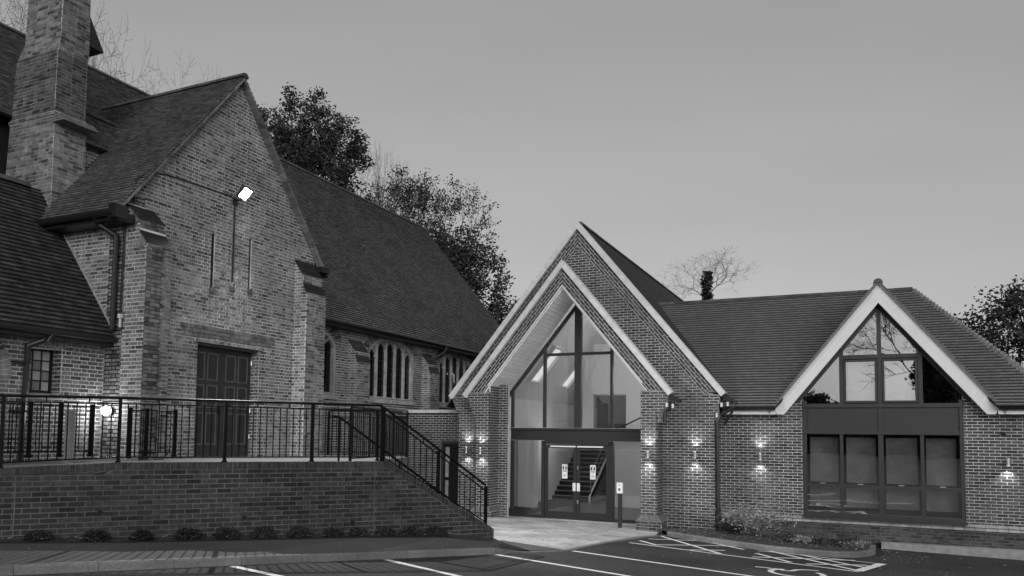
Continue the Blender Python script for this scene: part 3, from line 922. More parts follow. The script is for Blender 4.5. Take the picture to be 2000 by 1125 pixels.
b = MB(); b.hexa([(-16.0, 10.9, 10.9), (-15.0, 10.9, 10.9), (-15.0, 11.35, 10.9), (-16, 11.35, 10.9)], [(-15.9, 10.9, 11.6), (-15.0, 10.9, 11.6), (-15.0, 10.95, 11.6), (-15.9, 10.95, 11.6)])
b.build('dark_wedge', 'black', chim)  # dark wedge added in place of a bit of roof behind the chimney
# attic block between chimney and transept roof
F = FX(-15.1)
pieces(church, 'attic_wall', F, lambda z: [(11.0, 12.6)], 6.6, 8.76, .3, 'old_brick', 'old_mortar', bond='flemish', j=.018, n_ind=0, tone=tone_old)
Fb = Fr((-14.9, 10.98, 8.72), (0, 1, 0), (-cos(rad(48)), 0, sin(rad(48))))
roof(church, 'attic_roof', Fb, lambda v: [(0, 1.6)], 1.35, 'old_tile', 0)
ridge_run(church, (-15.82, 10.98, 9.76), (-15.82, 12.4, 9.76), .1, .4)
# body of the church behind the transept, so no light leaks through
b = MB(); b.box(-18.5, -15.6, -1.9, 15.8, 1.0, 7.4); b.box(-15.6, -14.0, 10.6, 15.8, 1.0, 7.2); b.box(-18.5, -16.75, -1.9, 12.0, 7.4, 9.2); b.build('nave_core', 'under', church)

# ------------------------------------------------------------------ TERRACE AND RETAINING WALL
b = MB()
tp = [rw(-12, -.05), rw(1.14, -.05), rw(1.14, -1.5), V((-10.0, 16.4, 0)), V((-12.7, 16.4, 0)), V((-13.9, 16.4, 0)), V((-13.9, 0, 0))]
b.quad([(p.x, p.y, 2.05) for p in tp])
for p, q in zip(tp[1:4], tp[2:5]): b.quad([(p.x, p.y, 0), (q.x, q.y, 0), (q.x, q.y, 2.05), (p.x, p.y, 2.05)])
prop(b.build('terrace', 'terrace'), kind='structure', label='raised terrace in front of the church door')
rwt = thing('retaining_wall', 'low dark brick retaining wall with sloping coping under the black railings', 'wall', tuple(rw(0, 0, .9)))
def wtop(t):
    if t < -3.0: return 2.02 - (-3.0 - t) * .05
    if t < 1.2: return 2.02
    return 2.02 - (t - 1.2) * (1.22 / 2.05)
Fw = Fr(tuple(RW0), tuple(RD), (0, 0, 1))
def wiv(z):
    # invert wtop
    hi = 3.25 if z < .80 else (1.2 + (2.02 - z) * 2.05 / 1.22)
    lo = -9.0 if z < 1.72 else -3.0 - (2.02 - z) / .05
    return [(max(-9.0, lo), min(3.25, hi))]
rwb = pieces(rwt, 'wall_face', Fw, wiv, .3, 2.02, .3, 'wall_brick', 'wall_mortar', n_ind=260, tone=tone_new, rough=.002)
# brick on edge coping
def coping(t0, t1, step, z0f, name='coping_brick'):
    t = t0
    while t < t1 - .01:
        za, zb = z0f(t), z0f(t + step)
        m_ = MB(); h = .105
        tn = random.uniform(.7, 1.35)
        m_.fquad(Fw, [(t + .005, za + .004), (t + step - .005, zb + .004), (t + step - .005, zb + h + .004), (t + .005, za + h + .004)], -.23, .012, tn)
        m_.build(name, 'wall_brick', rwb); t += step
coping(-8.4, -3.0, .075, wtop); coping(-3.0, 1.2, .075, wtop)
coping(1.2, 3.25, .068, lambda t: 2.02 - (t - 1.2) * (1.22 / 2.05))
m_ = MB(); m_.fquad(Fw, [(-9, 1.72), (-3, 2.02), (-3, 2.115), (-9, 1.815)], -.225, .003); m_.fquad(Fw, [(-3, 2.02), (1.2, 2.02), (1.2, 2.115), (-3, 2.115)], -.225, .003); m_.fquad(Fw, [(1.2, 2.02), (3.25, .80), (3.25, .895), (1.2, 2.115)], -.225, .003)
m_.build('coping_mortar', 'wall_mortar', rwb)
m_ = MB(); m_.fbox(Fw, 3.252, 3.275, .4, .9, -.23, .02); m_.build('wall_end', 'kerb', rwb)
for t, z in ((-3.18, 1.41), (-1.15, 1.26), (.61, 1.12), (2.19, .91)):
    m_ = MB(); m_.tube(Fw.p(t, z, -.02), Fw.p(t, z, .012), .036, 12); m_.build('weep_hole', 'under', rwb)
# vertical movement joints
for t in (-4.25, .98):
    m_ = MB(); m_.fbox(Fw, t - .007, t + .007, .5, wtop(t), 0, .007); m_.build('movement_joint', 'wall_mortar', rwb)
# steps behind the sloping end
st = thing('outdoor_steps', 'concrete steps going down behind the sloping wall end', 'steps', tuple(rw(1.2, -.8, .7)))
for i in range(9):
    z = 2.05 - .155 * (i + 1); t = 1.14 + .25 * i
    m_ = MB(); a, c = rw(t, -.24), rw(t + .25, -.24); d_, e_ = rw(t + .25, -1.5), rw(t, -1.5)
    P = [a, c, d_, e_]
    m_.hexa([(p.x, p.y, .2) for p in P], [(p.x, p.y, z) for p in P]); m_.build('step', 'terrace', st)

# ------------------------------------------------------------------ RAILINGS
def railing(label, posts, zfun_b, zfun_t, group=None, sub=.085, top_r=.021, post_w=.045, gap=.11, handrail=True, name='railing', cat='railing', stubs=True, post_extra=.0):
    P = [V(p) for p in posts]
    t = thing(name, label, cat, (P[0].x, P[0].y, zfun_b(0)), group)
    Ls = [0]
    for a, c in zip(P, P[1:]): Ls.append(Ls[-1] + (c - a).length)
    def at(s):
        for i in range(len(P) - 1):
            if s <= Ls[i + 1] + 1e-6 or i == len(P) - 2: return P[i].lerp(P[i + 1], (s - Ls[i]) / (Ls[i + 1] - Ls[i]))
    def pt(s, z): p = at(s); return V((p.x, p.y, z))
    for s, p in zip(Ls, P):
        z0, z1 = zfun_b(s), zfun_t(s) - .02
        d = (at(min(s + .1, Ls[-1])) - at(max(s - .1, 0))); d.z = 0; d.normalize(); n_ = V((-d.y, d.x, 0)); h = post_w / 2
        q = [V((p.x, p.y, 0)) + d * x * h + n_ * y * h for x, y in ((-1, -1), (1, -1), (1, 1), (-1, 1))]
        m_ = MB(); m_.hexa([x + V((0, 0, z0 - .03)) for x in q], [x + V((0, 0, z1 + post_extra)) for x in q]); 
        q2 = [V((p.x, p.y, 0)) + d * x * h * 1.5 + n_ * y * h * 1.5 for x, y in ((-1, -1), (1, -1), (1, 1), (-1, 1))]
        m_.hexa([x + V((0, 0, z0 - .02)) for x in q2], [x + V((0, 0, z0 + .015)) for x in q2])
        m_.build('post', 'rail', t)
    for nm, dz, r, base in (('handrail', 0, top_r, 't'), ('sub_rail', -sub, .011, 't'), ('bottom_rail', .07, .011, 'b')):
        if nm == 'handrail' and not handrail: continue
        m_ = MB()
        S = Ls if nm != 'x' else Ls
        pts = [pt(s, (zfun_t(s) if base == 't' else zfun_b(s)) + dz) for s in Ls]
        if nm == 'handrail': m_.path(pts, r, 8)
        else:
            for a, c in zip(pts, pts[1:]):
                m_.tube(a, c, r * 1.25, 4)
        m_.build(nm, 'rail', t)
    for i in range(len(P) - 1):
        L_ = Ls[i + 1] - Ls[i]; n_ = max(1, int(round(L_ / gap)))
        for k in range(1, n_):
            s = Ls[i] + L_ * k / n_
            m_ = MB(); m_.tube(pt(s, zfun_b(s) + .07), pt(s, zfun_t(s) - sub), .0095, 5); m_.build('baluster', 'rail', t)
        if stubs and handrail:
            for k in (.35, .72) if L_ > .9 else (.5,):
                s = Ls[i] + L_ * k
                m_ = MB(); m_.tube(pt(s, zfun_t(s) - sub), pt(s, zfun_t(s)), .011, 5); m_.build('rail_stub', 'rail', t)
    return t
fo = -.11
L0 = 7.0
railing('long black metal railing with tubular handrail along the top of the retaining wall',
        [rw(-8.9, fo), rw(-7.4, fo), rw(-5.9, fo), rw(-4.45, fo), rw(-2.97, fo), rw(-1.46, fo), rw(-.08, fo), rw(1.13, fo)],
        lambda s: (wtop(s - 8.9) + .115), lambda s: 3.09 - max(0, (5.93 - s)) * .012, post_w=.05)
zs = lambda s: (2.0 + .13 - s * (1.22 / 2.05))
railing('black sloping stair railing above the descending end of the retaining wall',
        [rw(1.16, fo), rw(2.2, fo), rw(3.16, fo)], lambda s: zs(s), lambda s: 3.06 - s * .69, sub=.1, post_w=.05)
t = thing('stair_handrail', 'black tubular handrail on the far side of the outdoor steps', 'handrail', tuple(rw(.7, -1.4, 2.05)))
m_ = MB(); m_.path([rw(.62, -1.4, 2.92), rw(.75, -1.4, 2.9), rw(3.2, -1.4, 1.2)], .024, 8); m_.build('handrail', 'rail', t)
for s, z in ((.75, 2.9), (1.95, 2.07), (3.1, 1.27)):
    m_ = MB(); m_.tube(rw(s, -1.4, z - .95), rw(s, -1.4, z), .02, 6); m_.build('post', 'rail', t)
railing('black railing across the back edge of the terrace near the nave windows',
        [(-12.3, 16.15, 0), (-11.6, 16.2, 0), (-10.9, 16.27, 0), (-10.08, 16.33, 0)], lambda s: 2.06, lambda s: 3.17, handrail=True, stubs=False, sub=.16)
railing('black railing along the side of the terrace above the lower yard',
        [(-10.0, 16.2, 0), (-9.55, 14.9, 0), (-9.1, 13.6, 0), rw(1.0, -1.5)], lambda s: 2.06, lambda s: 3.1, stubs=False)
# inner railing beside the annexe wall
railing('black railing beside the annexe wall behind the bollard',
        [(-12.55, 6.9, 0), (-12.55, 7.75, 0), (-12.55, 8.45, 0), (-12.55, 9.0, 0), (-12.5, 9.55, 0)], lambda s: 2.16, lambda s: 3.08, handrail=False, sub=.06, post_w=.05)
railing('short black railing panel at the foot of the left buttress',
        [(-11.75, 9.75, 0), (-11.75, 10.1, 0), (-11.75, 10.75, 0)], lambda s: 2.14, lambda s: 3.03, handrail=False, sub=.06, post_w=.05)

# ------------------------------------------------------------------ NEW BUILDING
hall = thing('church_hall', 'new brick hall with double gabled glazed porch and tiled right wing', 'building', (-7.7, 21.3, .1))
PS = 1.217; pt_ = math.atan(PS)
# --- outer gable wall (Y = 21.3)
OC, OA = -7.46, 8.88
def outer_iv(z):
    lo, hi = -11.28, -3.55
    if z > 2.9: hi = min(-3.55 + (z - 2.9) * .12, -3.42); lo = max(-11.28 - max(0, z - 3.1) * .4, -11.5)
    if z > 3.8:
        hw = (8.15 - z) / PS
        if hw <= 0: return []
        lo, hi = max(lo, OC - hw), min(hi, OC + hw)
    # opening behind the porch
    if z < 6.98:
        hw = 2.05 if z < 4.05 else max(0, (7.0 - z) / PS)
        if hw > 0: return [(lo, -9.94), (-5.42, hi)] if z < 4.05 else [(lo, -7.7 - hw), (-7.7 + hw, hi)]
    return [(lo, hi)]
F = FYm(21.3)
ow = pieces(hall, 'outer_gable_wall', F, outer_iv, -.2, 8.1, .3, 'new_brick', 'new_mortar', n_ind=80)
# raking brick bands and cast copings
def raking(parent, yp, xc, za, zb, courses, sgn, drop, zcop, ind):
    Oa = V((xc, yp, za))
    U_ = V((sgn * cos(pt_), 0, -sin(pt_)))
    f = Fr(tuple(Oa), tuple(U_), (sgn * sin(pt_), 0, cos(pt_))) if sgn > 0 else None
    if sgn < 0:   # keep normal towards -Y: u runs up the slope
        U_ = V((cos(pt_), 0, sin(pt_)))
        f = Fr(tuple(Oa), tuple(U_), (-sin(pt_), 0, cos(pt_)))
    c_ = drop * cos(pt_)
    H_ = .075
    top = -c_
    def iv(v):
        v_ = v
        mit = -v_ * tan(pt_) ; bot = (za - zb + v_ * cos(pt_)) / sin(pt_)
        return [(mit, bot)] if sgn > 0 else [(-bot, -mit)]
    return pieces(parent, 'raking_band', f, iv, top - courses * H_, top, .28, 'new_brick', 'new_mortar', n_ind=ind), f
for s in (1, -1):
    raking(hall, 21.3, OC, OA, 3.83, 4.35, s, .24, 0, 30)
IC, IA = -7.7, 7.62
# inner porch gable (Y = 20.7)
def inner_iv(z):
    if z > 3.86: return []
    lo, hi = -10.39, -4.96
    st_ = max(0, math.floor((z - 3.0) / .15 + 1)) * .055 if z > 3.0 else 0
    lo -= min(st_, .28); hi += min(st_, .28)
    return [(lo, -9.93), (-5.43, hi)]
F = FYm(20.7)
iw = pieces(hall, 'porch_pier_wall', F, inner_iv, -.2, 3.86, .3, 'new_brick', 'new_mortar', n_ind=60)
for s in (1, -1):
    raking(hall, 20.7, IC, IA, 3.86, 4.75, s, .22, 0, 40)
# inner band fills down to the opening beside the springing
def spring_iv(z):
    hwi = (6.85 - z) / PS; hwo = (7.4 - .35 / .636 - z) / PS
    return []
# pier side faces
for x, y0, y1, z1, nm in ((-4.96, 20.7, 21.3, 3.2, 'pier_side'), (-3.55, 21.3, 21.85, 3.3, 'return_wall')):
    pieces(hall, nm, FX(x + .002), lambda z, a=y0, c=y1: [(a, c)], -.2, z1, .05, 'new_brick', 'new_mortar', n_ind=0)
pieces(hall, 'pier_side', FX(-9.928), lambda z: [(20.7, 21.3)], -.2, 4.06, .05, 'new_brick', 'new_mortar', n_ind=0)
pieces(hall, 'porch_nib', FYm(21.28), lambda z: [(-9.93, -9.62)], -.1, 4.15, .12, 'new_brick', 'new_mortar', n_ind=0)
Fm = Fr((-11.28, 0, 0), (0, -1, 0), (0, 0, 1))
# copings
def cop(parent, yf, yb, xc, za, zend, th_, seg, m='cast'):
    for s in (1, -1):
        L_ = (za - zend) / sin(pt_); n_ = max(1, int(round(L_ / seg)))
        for i in range(n_):
            a, c = L_ * i / n_, L_ * (i + 1) / n_ - .006
            mit = th_ * tan(pt_)
            def P(u_, v_, y): return (xc + s * (u_ * cos(pt_) + v_ * sin(pt_)), y, za - u_ * sin(pt_) + v_ * cos(pt_))
            q = [P(a + (th_ / tan(pi / 2 - pt_) if i == 0 else 0), -th_, 0), P(c, -th_, 0), P(c, 0, 0), P(a, 0, 0)]
            if s < 0: q = q[::-1]
            m_ = MB(); tn = random.uniform(.93, 1.05)
            m_.hexa([(x, yb, z) for x, _, z in q], [(x, yf, z) for x, _, z in q], tn)
            m_.build('coping_stone', m, parent)
cop(hall, 21.22, 21.55, OC, OA, 3.80, .15, 1.6)
cop(hall, 20.62, 20.98, IC, IA, 3.80, .14, .72)
# porch roof strip between the two gables and its closing slabs
b = MB()
for s in (1, -1):
    q = [(IC, 7.5), (IC + s * 3.0, 7.5 - 3.0 * PS), (IC + s * 3.0, 7.36 - 3.0 * PS), (IC, 7.36)]
    if s > 0: q = q[::-1]
    b.hexa([(x, 21.4, z) for x, z in q], [(x, 20.98, z) for x, z in q])
b.build('porch_roof', 'new_tile', hall)
# main roof of the gable block
to = pt_
for s in (1, -1):
    Lr = 5.35 / sin(to)
    if s > 0: Fm = Fr((OC + 5.35 / PS, 21.5, OA - .04 - 5.35), (0, 1, 0), (-cos(to), 0, sin(to)))
    else: Fm = Fr((OC - 5.35 / PS, 38.5, OA - .04 - 5.35), (0, -1, 0), (cos(to), 0, sin(to)))
    roof(hall, 'main_roof', Fm, lambda v: [(0, 17)], Lr, 'new_tile', 40 if s > 0 else 0)
ridge_run(hall, (OC, 21.5, OA - .02), (OC, 38.4, OA - .02), .1, .45, 'ridge')
b = MB(); b.box(-11.2, -3.7, 38.2, 38.5, 0, 3.9); b.hexa([(-11.5, 38.5, 3.7), (-3.5, 38.5, 3.7), (OC, 38.5, 8.7), (OC - .01, 38.5, 8.7)], [(-11.5, 38.2, 3.7), (-3.5, 38.2, 3.7), (OC, 38.2, 8.7), (OC - .01, 38.2, 8.7)]); b.box(-11.28, -11.1, 21.4, 38.2, 0, 3.8); b.box(-3.75, -3.58, 22.2, 38.2, 0, 3.5)
b.build('rear_walls', 'new_brick', hall)
# eaves gutters ends with hopper and pipes on the right of each gable
b = MB()
for (x, y) in ((-4.6, 20.72), (-3.28, 21.32)):
    b.hexa([(x - .08, y, 3.60), (x + .22, y, 3.55), (x + .22, y + .3, 3.55), (x - .08, y + .3, 3.60)], [(x - .1, y, 3.80), (x + .2, y, 3.62), (x + .2, y + .3, 3.62), (x - .1, y + .3, 3.80)])
b.build('gutter_end', 'black', hall)
b = MB(); b.path([(-4.55, 20.76, 3.6), (-4.6, 20.76, 3.42), (-4.78, 20.76, 3.32), (-4.8, 20.76, 3.0)], .045, 8); b.build('downpipe', 'black', hall)
b = MB(); b.path([(-3.05, 21.36, 3.58), (-3.1, 21.36, 3.42), (-3.42, 21.25, 3.2), (-3.5, 21.24, 3.0), (-3.5, 21.24, .1)], .042, 8)
b.path([(-3.15, 21.5, 3.32), (-3.35, 21.4, 2.95)], .035, 6); b.build('downpipe', 'black', hall)
for z in (2.6, 1.6, .7):
    b = MB(); b.box(-3.57, -3.43, 21.2, 21.3, z, z + .035); b.build('pipe_bracket', 'black', hall)
for x, y, z in ((-4.72, 20.68, 3.46), (-4.56, 20.68, 3.43), (-3.40, 21.28, 3.48), (-3.24, 21.28, 3.5), (-3.52, 21.26, 3.2)):
    b = MB(); b.box(x - .025, x + .03, y - .02, y + .03, z - .05, z + .06); b.build('eaves_bracket', 'white', hall)
# splayed plinths on the piers
for x0, x1 in ((-5.53, -4.84), (-10.5, -9.83)):
    m_ = MB(); m_.box(x0, x1, 20.58, 21.3, -.2, .38)
    pl = m_.build('plinth', 'new_mortar', hall)
    stf = MB()
    for k in range(-2, 5):
        u_ = x0 + (.1125 if k % 2 else 0) - .1125
        while u_ < x1:
            a, c = max(u_, x0) + .005, min(u_ + .225, x1) - .005
            if c - a > .02: stf.fbox(FYm(20.58), a, c, k * .075 + .005, k * .075 + .07, -.01, .005, tone_new())
            u_ += .225
        for y_ in (20.59, 20.81, 21.03): stf.fbox(FX(x1), y_, y_ + .21, k * .075 + .005, k * .075 + .07, -.01, .005, tone_new())
    stf.build('plinth_bricks', 'new_brick', pl, kind='stuff')
    n_ = 3
    for i in range(n_):
        a, c = x0 + (x1 - x0) * i / n_ + .004, x0 + (x1 - x0) * (i + 1) / n_ - .004
        ia, ic = max(a, x0 + .12) if i == 0 else a, min(c, x1 - .12) if i == n_ - 1 else c
        m_ = MB(); m_.hexa([(a, 20.57, .38), (c, 20.57, .38), (c, 20.72, .38), (a, 20.72, .38)], [(ia, 20.69, .53), (ic, 20.69, .53), (ic, 20.72, .53), (ia, 20.72, .53)], random.uniform(1.5, 2.0)); m_.build('plinth_brick', 'new_brick', pl)
    m_ = MB(); m_.hexa([(x1 - .12, 20.72, .38), (x1 + .0, 20.57, .38), (x1 + .0, 21.3, .38), (x1 - .12, 21.3, .38)], [(x1 - .13, 20.72, .53), (x1 - .12, 20.70, .53), (x1 - .12, 21.3, .53), (x1 - .13, 21.3, .53)], 1.6); m_.build('plinth_brick', 'new_brick', pl)

# soffit lining of the porch opening
for s in (1, -1):
    L_ = (6.85 - 4.06) / sin(pt_) + .3; n_ = 30
    for i in range(n_):
        a, c = L_ * i / n_ + .003, L_ * (i + 1) / n_ - .003
        m_ = MB()
        def P(u_, v_, y): return (IC + s * (u_ * cos(pt_) + v_ * sin(pt_)), y, 6.85 - u_ * sin(pt_) + v_ * cos(pt_))
        q = [P(a, -.035, 0), P(c, -.035, 0), P(c, -.006, 0), P(a, -.006, 0)]
        if s < 0: q = q[::-1]
        m_.hexa([(x, 22.1, z) for x, _, z in q], [(x, 20.72, z) for x, _, z in q], random.uniform(.93, 1.04)); m_.build('soffit_board', 'soffit', hall)
    m_ = MB(); q = [P(0.0, -.004, 0), P(L_ - .28, -.004, 0), P(L_ - .28, .04, 0), P(-.03, .04, 0)]
    if s < 0: q = q[::-1]
    m_.hexa([(x, 20.74, z) for x, _, z in q], [(x, 20.665, z) for x, _, z in q]); m_.build('soffit_trim', 'white', hall)

# porch glazing (Y = 22.1)
GY = 22.1
fr = thing if False else None
gm_ = MB(); Fg = FYm(GY)
GL, GR = -9.86, -5.5
def gbar(name, a, c, z0, z1, w0=-.06, w1=.06, m='frame', par=None):
    mm = MB(); mm.fbox(Fg, a, c, z0, z1, w0, w1); return mm.build(name, m, par or glz)
mm = MB(); mm.fbox(Fg, GL, GR, 2.47, 2.80, -.05, .05); mm.fbox(Fg, GL, GR, 2.78, 2.84, .05, .10)
glz = mm.build('porch_screen', 'frame', hall, label='dark framed glazed screen with entrance doors')
gbar('jamb', GL, GL + .09, .12, 2.46); gbar('jamb', GR - .09, GR, .12, 2.46)
gbar('jamb', GL, GL + .07, 2.85, 3.98)
gbar('mullion', -8.80, -8.72, 2.85, 5.3); gbar('mullion', -6.69, -6.61, 2.85, 5.25)
gbar('mullion', -7.79, -7.58, 2.85, 6.45, -.06, .08)
gbar('transom', -8.715, -7.795, 5.03, 5.11); gbar('transom', -7.575, -6.695, 5.03, 5.11)
for s in (1, -1):
    mm = MB(); L_ = 2.65 / sin(pt_)
    def P(u_, v_): return (IC + s * (u_ * cos(pt_) + v_ * sin(pt_)), 6.66 - u_ * sin(pt_) + v_ * cos(pt_))
    q = [P(0, -.09), P(L_ + .25, -.09), P(L_ + .25, 0), P(0, 0)]
    if s < 0: q = q[::-1]
    mm.hexa([(x, GY + .05, z) for x, z in q], [(x, GY - .05, z) for x, z in q]); mm.build('raking_frame', 'frame', glz)
gbar('door_post', -8.84, -8.74, .12, 2.46); gbar('door_post', -6.71, -6.58, .12, 2.46)
gbar('door_head', -8.735, -6.715, 2.36, 2.47); gbar('sill_rail', GL + .09, -8.845, .12, .22); gbar('sill_rail', -6.575, GR - .09, .12, .22); gbar('threshold', -8.735, -6.715, .12, .15)
for k, (a, c) in enumerate(((-8.73, -7.73), (-7.72, -6.72))):
    mm = MB()
    mm.fbox(Fg, a, a + .09, .16, 2.35, -.03, .03); mm.fbox(Fg, c - .09, c, .16, 2.35, -.03, .03); mm.fbox(Fg, a + .09, c - .09, .16, .36, -.03, .03); mm.fbox(Fg, a + .09, c - .09, 2.25, 2.35, -.03, .03)
    dl = mm.build('door_leaf', 'frame', hall)
    mm = MB(); mm.fbox(Fg, a + .09, c - .09, .36, 2.25, -.006, .006); mm.build('door_pane', 'glass', dl)
    mm = MB(); x = c - .06 if k == 0 else a + .06
    mm.fbox(Fg, x - .045, x + .045, .98, 1.22, .03, .05); mm.build('push_plate', 'sign', dl)
    mm = MB(); mm.fbox(Fg, a + .18, c - .02, 2.275, 2.315, .03, .06) if k == 0 else mm.fbox(Fg, a + .02, c - .18, 2.275, 2.315, .03, .06); mm.build('door_closer', 'sign', dl)
    sx = -8.10 if k == 0 else -7.22
    mm = MB(); mm.fbox(Fg, sx - .085, sx + .085, 1.34, 1.76, .008, .014); sg = mm.build('door_sticker', 'sign', dl, label='white automatic door sticker with round symbol')
    mm = MB()
    cz = 1.655
    for i in range(20):
        a0_, a1_ = 2 * pi * i / 20, 2 * pi * (i + 1) / 20
        mid = (a0_ + a1_) / 2
        if abs(cos(mid)) < .3: continue
        mm.fquad(Fg, [(sx + .022 * (1 if cos(mid) > 0 else -1), cz + .065 * sin(a0_)), (sx + .068 * cos(a0_), cz + .068 * sin(a0_)), (sx + .068 * cos(a1_), cz + .068 * sin(a1_)), (sx + .022 * (1 if cos(mid) > 0 else -1), cz + .065 * sin(a1_))], .015, .018)
    mm.fbox(Fg, sx - .06, sx + .06, 1.55, 1.572, .015, .018)
    mm.fbox(Fg, sx - .05, sx + .05, 1.44, 1.45, .015, .018); mm.fbox(Fg, sx - .04, sx + .04, 1.41, 1.418, .015, .018)
    mm.build('sticker_print', 'black', dl, kind='stuff')
mm = MB(); mm.fbox(Fg, -7.70, -7.66, 1.62, 1.72, .03, .045); mm.fbox(Fg, -7.70, -7.66, .62, .72, .03, .045); mm.build('lock_plate', 'steel', glz)
for x in (-8.76, -6.66):
    mm = MB(); mm.ball(Fg.p(x, 2.42, .1), .045); mm.build('door_sensor', 'black', glz, smooth=True)
# panes
def pane(name, m, pts, par, F_):
    mm = MB(); a = [F_.p(u_, v_, -.006) for u_, v_ in pts]; c = [F_.p(u_, v_, .006) for u_, v_ in pts]
    mm.quad(c); mm.quad(a[::-1])
    for i in range(len(pts)): mm.quad([a[i - 1], a[i], c[i], c[i - 1]])
    mm.build(name, m, par)
def rk(u_): return 6.60 - abs(u_ - IC) * PS
pane('side_light', 'glass', [(GL + .09, .22), (-8.84, .22), (-8.84, 2.47), (GL + .09, 2.47)], glz, Fg)
pane('side_light', 'glass', [(-6.58, .22), (GR - .09, .22), (GR - .09, 2.47), (-6.58, 2.47)], glz, Fg)
pane('pane', 'glass', [(GL + .07, 2.85), (-8.8, 2.85), (-8.8, rk(-8.8)), (GL + .07, rk(GL + .07))], glz, Fg)
pane('pane', 'glass', [(-8.72, 2.85), (-7.79, 2.85), (-7.79, 5.03), (-8.72, 5.03)], glz, Fg)
pane('pane', 'glass', [(-8.72, 5.11), (-7.79, 5.11), (-7.79, rk(-7.79)), (-8.72, rk(-8.72))], glz, Fg)
pane('pane', 'glass', [(-7.58, 2.85), (-6.69, 2.85), (-6.69, 5.03), (-7.58, 5.03)], glz, Fg)
pane('pane', 'glass', [(-7.58, 5.11), (-6.69, 5.11), (-6.69, rk(-6.69)), (-7.58, rk(-7.58))], glz, Fg)
pane('pane', 'glass', [(-6.61, 2.85), (GR - .02, 2.85), (GR - .02, rk(GR)), (-6.61, rk(-6.61))], glz, Fg)

# interior of the porch ------------------------------------------
it = MB(); it.box(-11.1, -3.75, 22.2, 38.2, .05, .12); inte = it.build('entrance_hall_floor', 'carpet', hall)
b = MB(); b.box(-11.1, -11.0, 22.2, 38.0, .12, 3.9); b.box(-3.85, -3.76, 22.2, 38.0, .12, 3.5); b.box(-11.0, -3.85, 34.2, 34.4, .12, 8.3)
b.build('interior_wall', 'inner', hall)
b = MB()
for s in (1, -1):
    q = [(OC, 8.3), (OC + s * 4.0, 8.3 - 4.0 * PS), (OC + s * 4.0, 8.2 - 4.0 * PS), (OC, 8.2)]
    if s > 0: q = q[::-1]
    b.hexa([(x, 34.2, z) for x, z in q], [(x, 22.25, z) for x, z in q])
b.build('interior_ceiling', 'inner', hall)
for y0 in (24.6, 27.6):
    for q0, q1 in ((1.0, 2.1),):
        mm = MB()
        f = Fr((OC - 3.1, y0 + 1.0, 8.2 - 3.1 * PS - .02), (0, -1, 0), (cos(pt_), 0, sin(pt_)))
        mm = MB(); mm.fbox(f, 0, .8, .2, 1.6, -.02, -.005); mm.build('rooflight', 'rooflight', hall)
        mm = MB()
        for a, c, d_, e_ in ((-.07, 0, .13, 1.67), (.8, .87, .13, 1.67), (0, .8, .13, .2), (0, .8, 1.6, 1.67)): mm.fbox(f, a, c, d_, e_, -.12, -.0)
        mm.build('rooflight_frame', 'inner', hall)
# mezzanine and wall with opening
b = MB(); b.box(-9.3, -3.85, 26.5, 34.2, 2.75, 2.9); b.build('mezzanine', 'inner', hall)
b = MB(); b.box(-9.4, -9.0, 27.5, 27.65, 2.9, 5.6); b.box(-7.75, -6.7, 27.5, 27.65, 2.9, 4.15) if False else None
b.box(-9.0, -3.85, 27.5, 27.65, 4.15, 6.0); b.box(-7.75, -3.85, 27.5, 27.65, 2.9, 4.15); b.box(-8.1, -3.85, 27.0, 27.1, .12, 2.75); b.build('landing_wall', 'inner', hall)
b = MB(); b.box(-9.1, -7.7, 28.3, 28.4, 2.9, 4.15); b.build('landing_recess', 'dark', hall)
b = MB(); b.box(-9.4, -9.05, 23.6, 23.95, .12, 8.0) if False else b.box(-10.9, -10.3, 25.0, 25.4, .12, 2.75)
b.build('column', 'inner', hall)
b = MB(); b.box(-11.0, -9.65, 22.2, 33.0, 2.62, 2.75) if False else b.box(-11.0, -9.0, 26.4, 26.55, 2.62, 2.9)
b.build('ceiling_edge', 'inner', hall)
b = MB(); b.path([(-7.6, 26.45, 2.95), (-6.2, 26.3, 3.6), (-5.0, 26.3, 4.2)], .03); b.path([(-6.9, 26.4, 2.95), (-5.0, 26.3, 3.8)], .025); b.build('landing_handrail', 'black', hall)
# staircase
b = MB()
stt = b
for i in range(16):
    y = 28.6 + i * .26; z = .12 + .175 * i
    mm = MB(); mm.box(-11.0 + .0, -9.5, y, y + .27, z + .03, z + .17, .6); mm.build('stair_riser', 'black', hall)
    mm = MB(); mm.box(-10.98, -9.52, y - .02, y + .04, z + .175, z + .2); mm.build('stair_nosing', 'stone', hall)
mm = MB(); mm.hexa([(-9.48, 28.5, .12), (-9.4, 28.5, .12), (-9.4, 33.0, 2.9), (-9.48, 33.0, 2.9)], [(-9.48, 28.5, .35), (-9.4, 28.5, .35), (-9.4, 33.0, 3.3), (-9.48, 33.0, 3.3)])
mm.quad([(-9.4, 28.5, .12), (-9.4, 33, .12), (-9.4, 33, 3.0), (-9.4, 28.5, .35)]); mm.build('stair_side', 'inner', hall)
mm = MB(); mm.path([(-9.44, 28.55, 1.15), (-9.44, 32.8, 3.95)], .025); mm.path([(-9.44, 28.6, .8), (-9.44, 32.8, 3.6)], .012); mm.path([(-9.44, 28.6, .12), (-9.44, 28.6, 1.15)], .02); mm.path([(-9.44, 30.6, 1.5), (-9.44, 30.6, 2.5)], .015); mm.build('stair_handrail', 'steel', hall)
for x, y, z in ((-8.0, 25.0, 8.0),):
    pass
